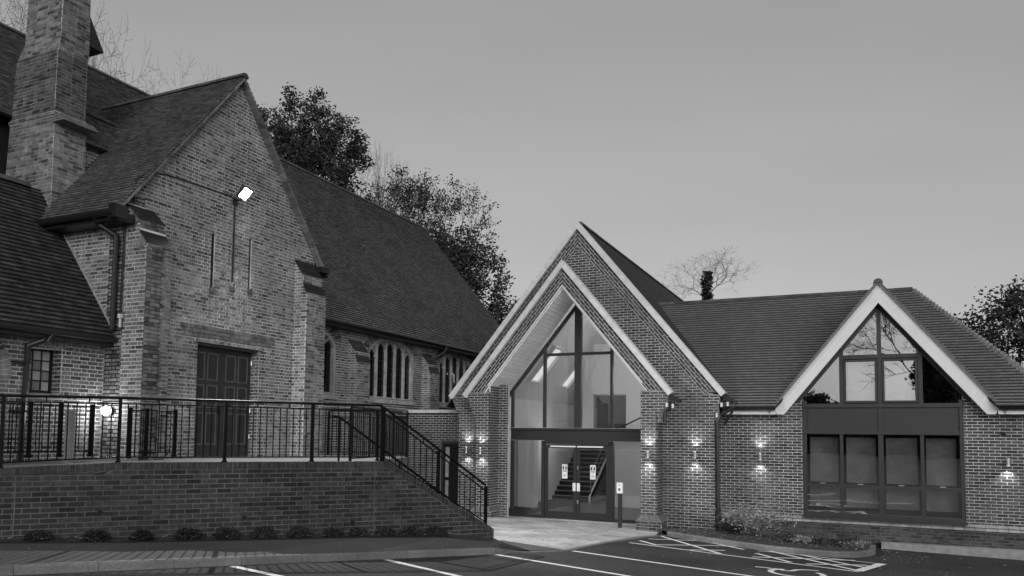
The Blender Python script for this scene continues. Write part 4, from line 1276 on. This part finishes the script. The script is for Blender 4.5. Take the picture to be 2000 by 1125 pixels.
# lit ceiling lights of the hall; the last is a fill added to brighten the right landing
for x, y, z in ((-7.46, 25.5, 7.2), (-7.46, 29.5, 7.2), (-10.2, 32.5, 5.2), (-6.0, 24.9, 2.62), (-9.9, 27.6, 2.5), (-6.0, 24.6, 4.6)):
    mm = MB(); mm.tube((x, y, z), (x, y, z + .05), .16, 12); mm.build('ceiling_and_fill_light', 'panel', hall)
    ld = bpy.data.lights.new('hall_light', 'POINT'); ld.energy = (34 if x > -7 else 22) if z > 4 else 16; ld.shadow_soft_size = .5
    lo = bpy.data.objects.new('hall_light', ld); COL.objects.link(lo); lo.location = (x, y, z - .1)

# --- right wing ----------------------------------------------------
WC = .39
F = FYm(21.82)
def wing_iv(z):
    if z < 3.35: 
        if z < .62: return [(-3.55, 5.2)]
        return [(-3.55, -1.43), (2.18, 5.2)]
    hw = (6.12 - z) / 1.24
    return [(WC - hw, -1.43), (2.18, WC + hw)]
ww = pieces(hall, 'wing_wall', F, wing_iv, -.3, 3.82, .3, 'new_brick', 'new_mortar', n_ind=90)
# string course of special bricks, two courses
for z0, w_ in ((.56, .0), (.485, .035)):
    u_ = -3.5
    while u_ < 5.2:
        e = min(u_ + .225, 5.2)
        if not (z0 > .5 and -1.45 < u_ < 2.17 and False):
            m_ = MB(); m_.hexa([F.p(u_ + .004, z0 - .0, 0), F.p(e - .004, z0, 0), F.p(e - .004, z0 + .07, 0), F.p(u_ + .004, z0 + .07, 0)],
                               [F.p(u_ + .004, z0, .045 + w_), F.p(e - .004, z0, .045 + w_), F.p(e - .004, z0 + .045, .02 + w_), F.p(u_ + .004, z0 + .045, .02 + w_)], random.uniform(.85, 1.15)); m_.build('string_brick', 'band', ww)
        u_ = e
pieces(hall, 'wing_plinth', FYm(21.775), lambda z: [(-3.4, 5.2)], -.3, .485, .04, 'new_brick', 'wall_mortar', n_ind=40, tone=lambda: tone_new() * .85)
# big window
mm = MB(); Fq = FYm(21.86)
mm.fbox(Fq, -1.42, -1.34, .64, 3.6, -.05, .06); mm.fbox(Fq, 2.10, 2.17, .64, 3.6, -.05, .06)
mm.fbox(Fq, -1.34, 2.10, .64, .74, -.05, .06); mm.fbox(Fq, -1.42, 2.17, 2.74, 2.84, -.05, .07); mm.fbox(Fq, -1.42, 2.17, 3.42, 3.52, -.05, .07)
win = mm.build('gable_window', 'frame', hall, label='tall dark framed window filling the wing gable')
mm = MB(); mm.fbox(Fq, -1.45, 2.2, .60, .645, -.05, .16); mm.build('window_sill', 'frame', win)
def wb(name, a, c, z0, z1, w1=.05, m='frame'):
    q = MB(); q.fbox(Fq, a, c, z0, z1, -.045, w1); return q.build(name, m, win)
wb('mullion', .33, .45, .74, 2.74); wb('mullion', -.55, -.47, .74, 2.74); wb('mullion', 1.26, 1.34, .74, 2.74)
for a, c in ((-1.34, -.55), (-.47, .33), (.45, 1.26), (1.34, 2.10)):
    wb('transom', a, c, 1.38, 1.46)
    wb('window_handle', a + .32, a + .44, 1.475, 1.49, .07, 'steel')
    pane('pane', 'wglass', [(a, .74), (c, .74), (c, 1.38), (a, 1.38)], win, Fq)
    pane('pane', 'wglass', [(a, 1.46), (c, 1.46), (c, 2.74), (a, 2.74)], win, Fq)
wb('mullion', .34, .44, 2.84, 3.42); wb('spandrel_panel', -1.34, .34, 2.84, 3.42, .02); wb('spandrel_panel', .44, 2.10, 2.84, 3.42, .02)
wb('mullion', .34, .44, 3.52, 5.95); wb('mullion', -.54, -.44, 3.52, 4.92); wb('mullion', 1.24, 1.34, 3.52, 4.92)
wb('transom', -.44, .34, 4.66, 4.76); wb('transom', .44, 1.24, 4.66, 4.76)
def rk2(u_): return 5.98 - abs(u_ - WC) * 1.24
for s in (1, -1):
    th2 = math.atan(1.24); L_ = 2.45 / sin(th2)
    def P(u_, v_): return (WC + s * (u_ * cos(th2) + v_ * sin(th2)), 6.05 - u_ * sin(th2) + v_ * cos(th2))
    q = [P(0, -.09), P(L_, -.09), P(L_, 0), P(0, 0)]
    if s < 0: q = q[::-1]
    mm = MB(); mm.hexa([(x, 21.9, z) for x, z in q], [(x, 21.81, z) for x, z in q]); mm.build('raking_frame', 'frame', win)
for a, c in ((-.44, .34), (.44, 1.24)):
    # opening casement with its own frame
    mm = MB()
    for x0, x1, z0, z1 in ((a + .01, a + .06, 3.54, 4.64), (c - .06, c - .01, 3.54, 4.64), (a + .06, c - .06, 3.54, 3.59), (a + .06, c - .06, 4.59, 4.64)): mm.fbox(Fq, x0, x1, z0, z1, -.03, .065)
    mm.build('casement', 'frame', win)
    pane('pane', 'wglass', [(a + .06, 3.59), (c - .06, 3.59), (c - .06, 4.59), (a + .06, 4.59)], win, Fq)
    pane('pane', 'wglass', [(a, 4.76), (c, 4.76), (c, rk2(c)), (a, rk2(a))], win, Fq)
pane('pane', 'wglass', [(-1.36, 3.52), (-.54, 3.52), (-.54, rk2(-.54)), (-1.36, rk2(-1.36))], win, Fq)
pane('pane', 'wglass', [(1.34, 3.52), (2.12, 3.52), (2.12, rk2(2.12)), (1.34, rk2(1.34))], win, Fq)
# bargeboards
for s in (1, -1):
    q = [(WC, 6.03), (WC + s * 2.25, 3.24), (WC + s * 2.42, 3.24), (WC + s * 2.50, 3.42), (WC, 6.50)]
    if s < 0: q = q[::-1]
    q = q if s > 0 else q
    mm = MB()
    f_ = [(x, 21.52, z) for x, z in q]; g_ = [(x, 21.62, z) for x, z in q]
    mm.quad(f_[::-1]); mm.quad(g_)
    for i in range(5): mm.quad([f_[i - 1], f_[i], g_[i], g_[i - 1]])
    mm.build('bargeboard', 'barge', hall)
    # soffit behind the board and dormer roof slab
    q = [(WC, 6.58), (WC + s * 2.62, 6.58 - 2.62 * 1.24), (WC + s * 2.62, 6.50 - 2.62 * 1.24), (WC, 6.50)]
    if s > 0: q = q[::-1]
    mm = MB(); mm.hexa([(x, 24.3, z) for x, z in q], [(x, 21.46, z) for x, z in q]); dr = mm.build('dormer_roof', 'new_tile', hall)
    for i in range(26):
        a = i / 26 * 2.62
        mm = MB(); zt = 6.58 - a * 1.24
        mm.hexa([(WC + s * a, 21.44, zt), (WC + s * (a + .112), 21.44, zt - .139), (WC + s * (a + .112), 21.7, zt - .139), (WC + s * a, 21.7, zt)][::s], [(WC + s * a, 21.44, zt + .012), (WC + s * (a + .112), 21.44, zt - .139 + .03), (WC + s * (a + .112), 21.7, zt - .139 + .03), (WC + s * a, 21.7, zt + .012)][::s], random.uniform(.8, 1.2)); mm.build('verge_tile', 'new_tile', dr)
    mm = MB()
    q = [(WC, 6.46), (WC + s * 2.3, 6.46 - 2.3 * 1.24), (WC + s * 2.3, 6.40 - 2.3 * 1.24), (WC, 6.40)]
    if s > 0: q = q[::-1]
    mm.hexa([(x, 21.9, z) for x, z in q], [(x, 21.62, z) for x, z in q]); mm.build('bargeboard_soffit', 'white', hall)
ridge_run(hall, (WC, 21.42, 6.56), (WC, 23.9, 6.56), .10, .45)
# wing roof
tw = math.atan2(3.33, 2.85)
Fwr = Fr((0, 21.32, 3.42), (1, 0, 0), (0, cos(tw), sin(tw)))
LW = 3.36 / sin(tw)
def wroof_iv(v):
    z = 3.42 + v * sin(tw)
    lo = -3.15 - v * cos(tw) * .82 - .25; hi = 4.2 - v * cos(tw) * 1.0
    hw = (6.45 - z) / 1.24
    if hw > 0: return [(lo, WC - hw), (WC + hw, hi)]
    return [(lo, hi)]
roof(hall, 'wing_roof', Fwr, wroof_iv, LW, 'new_tile', 80)
ridge_run(hall, (-6.2, 24.2, 6.78), (1.3, 24.2, 6.78), .09, .45)
# hip tiles
p, q = V((1.3, 24.2, 6.78)), V((4.25, 21.28, 3.44)); n_ = 44
for i in range(n_):
    a = p.lerp(q, i / n_); c = p.lerp(q, (i + .93) / n_)
    mm = MB(); sd_ = V((.09, .09, -.02)); up = V((0, 0, .05))
    mm.hexa([a - V((.10, 0, .10)), c - V((.10, 0, .10)), c + V((0, .10, -.10)), a + V((0, .10, -.10))][::-1], [a + V((-.03, -.03, .02)), c + V((-.04, -.04, .065)), c + V((.04, .04, .065)), a + V((.03, .03, .02))][::-1], random.uniform(1.2, 1.9)); mm.build('hip_tile', 'new_tile', hall)
mm = MB(); mm.quad([(4.2, 21.32, 3.40), (4.2, 30, 3.40), (1.3, 27.1, 6.74), (1.3, 24.2, 6.74)]); mm.build('hip_end_roof', 'new_tile', hall)
mm = MB(); mm.quad([(-5, 27.1, 6.74), (1.3, 27.1, 6.74), (4.2, 30, 3.4), (-5, 30, 3.4)][::-1]); mm.quad([(-6, 24.2, 6.7), (1.3, 24.2, 6.7), (1.3, 27.1, 6.74), (-6, 27.1, 6.74)]); mm.build('wing_roof_back', 'new_tile', hall)
# eaves: fascia, gutter
for a, c in ((-3.4, -2.06), (2.86, 5.2)):
    mm = MB(); mm.fbox(FYm(21.5), a, c, 3.24, 3.42, -.2, 0); mm.build('fascia', 'white', hall)
    mm = MB(); mm.tube((a, 21.42, 3.40), (c, 21.42, 3.40), .065, 8); mm.build('gutter', 'black', hall)
for a, c in ((-1.34, -.55), (-.47, .33), (.45, 1.26), (1.34, 2.10)):
    mm = MB(); mm.fbox(Fq, a + .06, c - .05, 1.5, 2.66, -.32, -.31); mm.fbox(Fq, a + .04, c - .03, .86, 1.36, -.34, -.33); mm.build('reflection_panel', 'pane_reflection', win)  # panels behind the glass stand for pale reflections in the lower panes
for a, c, z1 in ((-.44, .34, 4.55), (.44, 1.24, 4.5)):
    mm = MB(); mm.fbox(Fq, a + .1, c - .14, 3.62, z1, -.32, -.31); mm.build('reflection_panel', 'pane_reflection', win)  # same stand-in reflections behind the upper casements
# room behind the window
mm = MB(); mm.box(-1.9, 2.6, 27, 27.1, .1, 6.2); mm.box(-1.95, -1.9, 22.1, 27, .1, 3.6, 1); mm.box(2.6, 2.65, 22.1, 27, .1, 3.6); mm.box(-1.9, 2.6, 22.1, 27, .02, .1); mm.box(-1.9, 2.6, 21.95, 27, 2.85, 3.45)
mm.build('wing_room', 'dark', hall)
mm = MB(); mm.box(5.0, 5.2, 21.9, 30, -.3, 3.4); mm.box(-3.5, 5.2, 30, 30.2, -.3, 3.4); mm.build('wing_rear_walls', 'new_brick', hall)

# link wall to the church
F = FYm(22.0)
def link_iv(z):
    if z < 2.4: return [(-13.9, -12.30), (-11.62, -11.25)]
    return [(-13.9, -11.25)]
lk = pieces(hall, 'link_wall', F, link_iv, -.2, 3.3, .3, 'new_brick', 'new_mortar', n_ind=20, tone=lambda: tone_new() * .8)
for i in range(5):
    mm = MB(); mm.box(-13.9 + i * .54, -13.37 + i * .54, 21.9, 22.35, 3.3, 3.4, random.uniform(.8, .95)); mm.build('coping_stone', 'cast', lk)
mm = MB(); mm.fbox(F, -12.3, -12.22, .3, 2.4, -.1, -.02); mm.fbox(F, -11.70, -11.62, .3, 2.4, -.1, -.02); mm.fbox(F, -12.22, -11.70, 2.3, 2.4, -.1, -.02)
ldr = mm.build('side_door', 'frame', hall)
mm = MB(); mm.fbox(F, -12.2, -11.72, .35, 2.3, -.12, -.08); mm.build('door_leaf', 'black', ldr)
mm = MB(); mm.fbox(F, -12.16, -12.02, .5, 1.15, -.08, -.07); mm.fbox(F, -12.16, -12.02, 1.25, 2.2, -.08, -.07); mm.build('door_pane', mat('pale_pane', .28, rough=.3), ldr)

# ------------------------------------------------------------------ LAMPS
def wall_light(x, y, z, label, up=True, nx=(0, -1)):
    t = thing('wall_light', label, 'wall light', (x, y, z), 'up and down wall lights on the new brickwork')
    cx_, cy_ = x, y - .15
    mm = MB(); mm.tube((cx_, cy_, z - .085), (cx_, cy_, z + .085), .036, 12); mm.build('lamp_body', 'steel', t, smooth=False)
    mm = MB(); mm.tube((cx_, y, z), (cx_, cy_, z), .018, 8); mm.build('bracket', 'steel', t)
    for s in ((1, -1) if up else (-1,)):
        mm = MB(); mm.tube((cx_, cy_, z + s * .0855), (cx_, cy_, z + s * .089), .028, 12); mm.build('lens', 'lamp', t)
        ld = bpy.data.lights.new('wall_light_spot', 'SPOT'); ld.energy = 20; ld.spot_size = rad(100); ld.spot_blend = 1.0; ld.shadow_soft_size = .02
        lo = bpy.data.objects.new('wall_light_spot', ld); COL.objects.link(lo); lo.parent = t
        lo.location = (cx_ - x, cy_ - y, s * .115); lo.rotation_euler = V((0, .16, s)).to_track_quat('-Z', 'Y').to_euler()
for x, y, z, lb, up in ((-10.94, 21.3, 2.15, 'small steel up-down light at the far left of the porch front, left of its twin', True),
                    (-10.17, 20.7, 2.15, 'steel up-down light on the left porch pier', True),
                    (-5.2, 20.7, 2.15, 'steel up-down light on the right porch pier beside the door', True),
                    (-4.08, 21.3, 2.15, 'steel up-down light on the outer gable wall left of the drainpipe', True),
                    (-2.48, 21.82, 2.13, 'steel up-down light on the wing wall between drainpipe and big window', True),
                    (3.05, 21.82, 2.13, 'steel downlight on the wing wall right of the big window', False)):
    wall_light(x, y, z, lb, up)
t = thing('security_camera', 'small dark dome camera high on the wall right of the big window', 'camera', (2.99, 21.82, 2.79))
mm = MB(); mm.ball((2.99, 21.75, 2.79), .045, 10, 8); mm.build('dome', 'black', t, smooth=True)
mm = MB(); mm.tube((2.99, 21.82, 2.80), (2.99, 21.76, 2.80), .04, 10); mm.build('bracket', 'frame', t)

# floodlight on the church gable
t = thing('floodlight', 'lit square floodlight on a bracket high on the church gable', 'floodlight', (-12.68, 13.05, 7.8))
f = Fr((-12.28, 12.93, 7.86), (-.25, .97, 0), (.62, .16, .77))
FN = f.N
mm = MB(); mm.fbox(f, -.165, .165, -.14, .14, -.07, -.003); mm.build('housing', 'black', t)
mm = MB(); mm.fbox(f, -.145, .145, -.12, .12, -.002, .002); mm.build('lens', 'flood', t)
mm = MB(); mm.path([(-12.68, 13.04, 7.8), (-12.5, 13.03, 7.78), (-12.36, 12.98, 7.82)], .02); mm.box(-12.7, -12.66, 12.98, 13.1, 7.7, 7.86); mm.build('bracket', 'black', t)
ld = bpy.data.lights.new('floodlight_lamp', 'SPOT'); ld.spot_size = rad(134); ld.spot_blend = .9; ld.shadow_soft_size = .06; ld.energy = 2600
lo = bpy.data.objects.new('floodlight_lamp', ld); COL.objects.link(lo)
lo.location = f.p(0, 0, .02); lo.rotation_euler = FN.to_track_quat('Z', 'Y').to_euler()
lo.rotation_euler = (-FN).to_track_quat('Z', 'Y').to_euler() if False else (FN * -1).to_track_quat('Z', 'Y').to_euler()
lo.rotation_euler = V((.73, -.04, -.68)).to_track_quat('-Z', 'Y').to_euler()
# bulkhead lamp by the annexe
t = thing('bulkhead_lamp', 'lit round globe lamp low on the church wall behind the railings', 'lamp', (-12.83, 10.24, 2.97))
mm = MB(); mm.ball((-12.86, 10.12, 2.97), .085, 12, 8); mm.build('globe', 'globe', t, smooth=True)
mm = MB(); mm.tube((-12.86, 10.26, 2.97), (-12.86, 10.2, 2.97), .07, 12); mm.build('base', 'black', t)
ld = bpy.data.lights.new('bulkhead_light', 'POINT'); ld.energy = 7; ld.shadow_soft_size = .09
lo = bpy.data.objects.new('bulkhead_light', ld); COL.objects.link(lo); lo.location = (-12.84, 10.0, 2.97)

# ------------------------------------------------------------------ POSTS
t = thing('bollard', 'square grey bollard on the ramp beside the annexe railing', 'bollard', (-12.0, 8.78, 2.05))
mm = MB(); mm.box(-12.06, -11.95, 8.72, 8.83, 2.0, 2.9); mm.build('post', 'kerb', t)
mm = MB(); mm.box(-12.065, -11.945, 8.715, 8.835, 2.9, 2.93); mm.build('cap', 'kerb', t)
t = thing('entry_post', 'grey metal post with white entry panel beside the glass doors', 'post', (-6.06, 20.93, .12))
mm = MB(); mm.box(-6.11, -6.01, 20.88, 20.95, .1, 1.06); mm.build('post', 'frame', t)
mm = MB(); mm.box(-6.14, -5.98, 20.86, 20.95, 1.06, 1.35); mm.build('panel', 'sign', t)
mm = MB(); mm.tube((-6.06, 20.852, 1.29), (-6.06, 20.86, 1.29), .018, 8); mm.box(-6.09, -6.03, 20.853, 20.86, 1.13, 1.2); mm.build('push_button', 'kerb', t)

# ------------------------------------------------------------------ VEGETATION
def leaf_quad(mb, c, s, tn, rnd, asp=.55):
    a = V((rnd.gauss(0, 1), rnd.gauss(0, 1), rnd.gauss(0, .7)))
    if a.length < .1: a = V((1, 0, 0))
    a.normalize(); b_ = a.orthogonal().normalized(); b_.rotate(Matrix.Rotation(rnd.uniform(0, 6.28), 3, a))
    a *= s; b_ *= s * asp
    mb.quad([c - a, c - b_, c + a, c + b_], tn)

def tree(name, label, base, top, radius, seed, leaves=0, leaf=.16, levels=6, trunk_r=.28, group=None, fork=.35, spread=.62, ivy=False, leafmat='leaf', hollow=.0, cat='tree', first=.45, sway=.12, cs=1.0, twigr=.026, keep=1.0, side=.55):
    rnd = random.Random(seed)
    B = V(base)
    t = thing(name, label, cat, tuple(base), group)
    wood = MB(); trk = MB(); tips = []
    H_ = top - B.z
    def grow(p, d, L_, r, lv):
        n_ = 3 if lv > 1 else 2
        q = p.copy(); dd = d.copy()
        for k in range(n_):
            dd = (dd + V((rnd.uniform(-1, 1), rnd.uniform(-1, 1), rnd.uniform(-.5, .8))) * sway * (1.4 if lv < levels else .35)).normalized()
            e = q + dd * L_ / n_
            r2 = max(twigr, r * (1 - .28 / n_ * (k + 1) / 1))
            (trk if lv == levels else wood).tube(q, e, max(twigr, r * (1 - .28 * k / n_)), 6 if lv >= levels - 1 else (4 if lv > 2 else 3), r2, cap=False)
            q = e
            if lv <= levels - 1 and lv > 1 and rnd.random() < side:
                sd = dd.orthogonal().normalized(); sd.rotate(Matrix.Rotation(rnd.uniform(0, 6.28), 3, dd))
                grow(q, (dd * .55 + sd * .8).normalized(), L_ * rnd.uniform(.45, .65), r * .45, lv - 2 if lv > 2 else 1)
            if lv <= 2: tips.append(q.copy())
        if lv <= 1:
            tips.append(q.copy()); return
        m_ = 3 if lv > levels - 2 else (3 if rnd.random() < fork else 2)
        a0 = rnd.uniform(0, 6.28)
        for k in range(m_):
            sd = dd.orthogonal().normalized(); sd.rotate(Matrix.Rotation(a0 + 6.28 * k / m_ + rnd.uniform(-.4, .4), 3, dd))
            nd = (dd + sd * rnd.uniform(.6, 1.2) * spread)
            nd.z += .05; nd.normalize()
            grow(q, nd, L_ * rnd.uniform(.68, .86), r * rnd.uniform(.55, .7), lv - 1)
    L1 = H_ * first
    grow(B, V((rnd.uniform(-.05, .05), rnd.uniform(-.05, .05), 1)).normalized(), L1, trunk_r, levels)
    # fit the crown into its real size
    C_ = B + V((0, 0, L1)); mx = max((p.z for p in tips)); ex = sorted((V((p.x - B.x, p.y - B.y)).length for p in tips))[int(len(tips) * .93)]
    sz_ = (top - C_.z) / (mx - C_.z); sx_ = radius / max(ex, .1)
    def fit(p):
        p = V(p)
        k = max(0, min(1, (p.z - C_.z + .3 * L1) / (.3 * L1)))
        x, y = B.x + (p.x - B.x) * (1 + (sx_ - 1) * k), B.y + (p.y - B.y) * (1 + (sx_ - 1) * k)
        z = p.z if p.z < C_.z else C_.z + (p.z - C_.z) * sz_
        return (x, y, z)
    wood.v = [fit(p) for p in wood.v]; trk.v = [fit(p) for p in trk.v]
    trk.build('trunk', 'twig', t); wood.build('branches', 'twig', t)
    tips = [V(fit(p)) for p in tips]
    if leaves:
        lf = MB(); tips = rnd.sample(tips, max(8, int(len(tips) * keep)))
        for i in range(leaves):
            p = rnd.choice(tips)
            c = p + V((rnd.gauss(0, 1), rnd.gauss(0, 1), rnd.gauss(0, .8))).normalized() * rnd.uniform(0, 1) ** .5 * leaf * 4.2 * cs
            leaf_quad(lf, c, leaf * rnd.uniform(.6, 1.2), rnd.uniform(.6, 1.5), rnd)
        lf.build('crown', leafmat, t)
    if ivy:
        iv_ = MB()
        for i in range(2600):
            z = rnd.uniform(0, 1) ** .7 * (C_.z - B.z + 1.9); a = rnd.uniform(0, 6.28); rr_ = rnd.uniform(.1, .62) * (1.05 - .4 * z / (C_.z - B.z + 2))
            c = V((B.x + rr_ * cos(a), B.y + rr_ * sin(a), B.z + z)); leaf_quad(iv_, c, .16 * rnd.uniform(.6, 1.3), rnd.uniform(.6, 1.4), rnd)
        iv_.build('ivy', 'leaf', t)
    return t
gtr = 'trees beyond the church and hall'
tree('leafy_tree', 'dense dark leafy tree rising behind the church gable', (-28.7, 35.0, 0), 22.4, 4.9, 3, leaves=42000, leaf=.10, levels=6, trunk_r=.5, group=gtr, first=.36, cs=1.3, keep=.45)
tree('bare_tree', 'small bare tree between the dense dark tree and the thin-leaved one', (-25.8, 37.6, 0), 20.2, 3.0, 8, levels=7, trunk_r=.3, group=gtr, first=.5, side=.8)
tree('leafy_tree', 'round thin-leaved tree with fine branches showing above the nave ridge', (-24.6, 40.6, 0), 18.7, 4.1, 12, leaves=15000, leaf=.085, levels=7, trunk_r=.4, group=gtr, first=.38, cs=1.1, keep=.6)
tree('leafy_tree', 'dark leafy tree behind the lower end of the nave roof', (-20.2, 38.2, 0), 14.3, 3.1, 21, leaves=20000, leaf=.105, levels=6, trunk_r=.4, group=gtr, first=.3, cs=1.4, keep=.5)
tree('bare_tree', 'bare fine-twigged tree at the top left behind the chimney', (-39.6, 29.3, 0), 26.0, 4.0, 31, levels=8, trunk_r=.4, group=gtr, first=.45, side=.85, spread=.85)
tree('bare_tree', 'bare tree in the top left corner beyond the old roof', (-44.5, 27.0, 0), 29.5, 5.2, 33, levels=8, trunk_r=.45, group=gtr, first=.45, side=.85, spread=.85)
tree('bare_tree', 'bare twigs just showing over the transept ridge', (-34.3, 32.2, 0), 24.2, 3.0, 37, levels=8, trunk_r=.3, group=gtr, first=.5, side=.85, spread=.85)
tree('ivy_tree', 'bare spreading tree with ivy-clad trunk behind the wing roof', (-9.8, 55.5, 0), 15.9, 3.6, 41, levels=7, trunk_r=.4, group=gtr, first=.78, ivy=True, spread=1.0)
tree('leafy_tree', 'dark leafy tree at the right edge behind the hipped roof', (7.4, 44.0, 0), 10.5, 3.7, 52, leaves=15000, leaf=.11, levels=6, trunk_r=.4, group=gtr, first=.3, cs=1.5, keep=.45)

# small shrubs in the planting strip under the retaining wall
SH = [tuple(rw(t_, .2, z_ + .01)) + (lb,) for t_, z_, lb in ((-3.93, 1.07, 'first dark shrub from the left under the retaining wall'),
      (-3.22, 1.03, 'second dark shrub from the left under the retaining wall'),
      (-2.62, 1.01, 'third dark shrub from the left under the wall'),
      (-1.99, 0.99, 'fourth dark shrub from the left under the wall'),
      (-1.44, 0.98, 'fifth dark shrub from the left under the wall'),
      (-0.88, 0.96, 'sixth dark shrub from the left under the wall'),
      (-0.32, 0.94, 'seventh dark shrub from the left, sixth from the right end'),
      (0.22, 0.93, 'dark shrub fifth from the right end of the planting strip'),
      (0.65, 0.92, 'dark shrub fourth from the right end of the planting strip'),
      (1.14, 0.89, 'dark shrub third from the right end of the planting strip'),
      (1.58, 0.87, 'dark shrub second from the right end of the planting strip'),
      (2.05, 0.85, 'last dark shrub at the right end of the planting strip'))]
for i, (x, y, z, lb) in enumerate(SH):
    rnd = random.Random(100 + i)
    t = thing('shrub', lb, 'shrub', (x, y, z), 'shrubs along the foot of the retaining wall')
    lf = MB(); r_ = rnd.uniform(.17, .22)
    for k in range(900):
        d = V((rnd.gauss(0, 1), rnd.gauss(0, 1), abs(rnd.gauss(0, 1)))).normalized() * r_ * rnd.uniform(.5, 1.05); d.z *= .75
        leaf_quad(lf, V((x, y, z)) + d, .022 * rnd.uniform(.6, 1.3), rnd.uniform(.4, 1.1), rnd, .4)
    lf.build('foliage', 'leaf', t)
# bushy plant in the bed: open shrub with pale leaves
def bush(label, x, y, h, r_, n, seed, m='leafl', ls=.05, stems=7, zf=.45):
    rnd = random.Random(seed); z = gz(x, y) + .12
    t = thing('bush', label, 'bush', (x, y, z))
    sm = MB(); lf = MB(); ends = []
    for k in range(stems):
        a = 6.28 * k / stems + rnd.uniform(-.3, .3); p = V((x, y, z)); d = V((cos(a) * .5, sin(a) * .5, 1)).normalized()
        for s_ in range(4):
            d = (d + V((cos(a), sin(a), .1)) * rnd.uniform(.1, .35)).normalized(); q = p + d * h / 3.6 * rnd.uniform(.8, 1.1)
            sm.tube(p, q, .012 - .002 * s_, 4, cap=False); p = q
            if s_ > 0: ends.append(p.copy())
    for k in range(n):
        e = rnd.choice(ends); c = e + V((rnd.gauss(0, 1) * r_ * .35, rnd.gauss(0, 1) * r_ * .35, rnd.gauss(0, 1) * h * .12))
        leaf_quad(lf, c, ls * rnd.uniform(.5, 1.1), rnd.uniform(.3, 1.7), rnd, .35)
    sm.build('stems', 'twig', t); lf.build('foliage', m, t); return t
bush('spreading shrub with pale narrow leaves left of the big window', -2.45, 20.35, .8, .6, 1500, 4, ls=.05)
bush('low dark plant beside the drainpipe foot', -3.05, 20.4, .32, .3, 450, 5, 'leaf', .06)
for i, (x, y, n, lb) in enumerate(((-1.7, 19.6, 160, 'small sprawling plant just right of the pale shrub'), (-1.35, 19.3, 220, 'leafy low plant with pale leaf tips in mid bed'), (-.95, 19.4, 160, 'dark low plant right of the pale-tipped one'), (-.6, 19.5, 160, 'dark low plant third from the rounded kerb end'), (-.35, 20.2, 120, 'upright thin plant close to the wing wall'), (-.15, 19.3, 120, 'small curled pale plant near the rounded kerb end'))):
    bush(lb, x, y, .2, .26, n, 60 + i, 'leafl' if i in (1, 5) else 'leaf', .045, 5)
# fallen leaves
rnd = random.Random(9); lt = MB()
def drop(x, y, z, s): 
    a = rnd.uniform(0, 6.28); c, d_ = cos(a) * s, sin(a) * s
    lt.quad([(x - c, y - d_, z + .004), (x + d_ * .6, y - c * .6, z + .012), (x + c, y + d_, z + .006), (x - d_ * .6, y + c * .6, z + .01)], rnd.uniform(.3, 1.8))
for i in range(300):
    x, y = rnd.uniform(-11.5, -4.8), rnd.uniform(14.3, 22)
    if inpoly(x, y): drop(x, y, gz(x, y) + .022, rnd.uniform(.02, .045))
for i in range(260):
    x, y = rnd.uniform(-4.4, 0), rnd.uniform(18.4, 21.2); drop(x, y, gz(x, y) + .15, rnd.uniform(.02, .05))
for i in range(90):
    a = rnd.uniform(-8.0, 5); x, y = rnd.uniform(-3.5, 4), rnd.uniform(14, 21)
    if x > .4 or y < 17.6: drop(x, y, gz(x, y) + .012, rnd.uniform(.02, .04))
for i in range(45):
    x, y = rnd.uniform(.3, 1.2), rnd.uniform(18.2, 21.3); drop(x, y, gz(x, y) + .012, rnd.uniform(.02, .05))
for i in range(150):
    t_ = rnd.uniform(-4.6, 2.4); o_ = rnd.uniform(.1, .4); p = rw(t_, o_); zb = 1.08 - (t_ + 4.3) * .036; drop(p.x, p.y, zb + .04, rnd.uniform(.015, .05))
for i in range(14):
    t_ = rnd.uniform(-4.6, 3); p = rw(t_, rnd.uniform(.6, 1.0)); drop(p.x, p.y, gz(p.x, p.y) + .17, .03)
prop(lt.build('fallen_leaves', 'litter'), kind='stuff', label='scattered dead leaves on paving, beds and asphalt')

# bare trees mirrored in the windows; unseen hedge and dark trees added to darken reflections
rnd = random.Random(77); hg = MB()
x = -60
while x < 30:
    h = rnd.uniform(3.0, 3.5)
    hg.box(x, x + 2.6, -24, -22, .5, h, rnd.uniform(.6, 1.4)); x += 2.5
    for k in range(60): leaf_quad(hg, V((x - rnd.uniform(0, 2.5), -21.9, rnd.uniform(1, h + .4))), .3, rnd.uniform(.5, 1.6), rnd)
prop(hg.build('reflection_hedge', 'leaf'), kind='stuff', label='unseen dark hedge added to darken the mirrored lower panes')
tree('leafy_tree', 'unseen dark tree added to darken the reflection in the right pane', (5.6, -20.0, 0), 9.2, 2.0, 75, leaves=14000, leaf=.2, levels=5, trunk_r=.25, first=.2, cs=1.2)  # added out of view, in place of a dark building mirrored there
tree('leafy_tree', 'low unseen tree added to darken the reflection in the left pane', (-3.4, -20.0, 0), 5.6, 1.5, 76, leaves=8000, leaf=.2, levels=5, trunk_r=.2, first=.2, cs=1.2)  # added out of view to darken the foot of the left upper pane
tree('bare_tree', 'bare tree across the street seen only mirrored in the big window', (6.0, -45.0, 0), 22.0, 8.0, 71, levels=7, trunk_r=.25, first=.35)
tree('bare_tree', 'bare tree across the street left of the other one', (-30.0, -45.0, 0), 22.0, 8.0, 73, levels=7, trunk_r=.25, first=.35)

SC.render.engine = 'CYCLES'
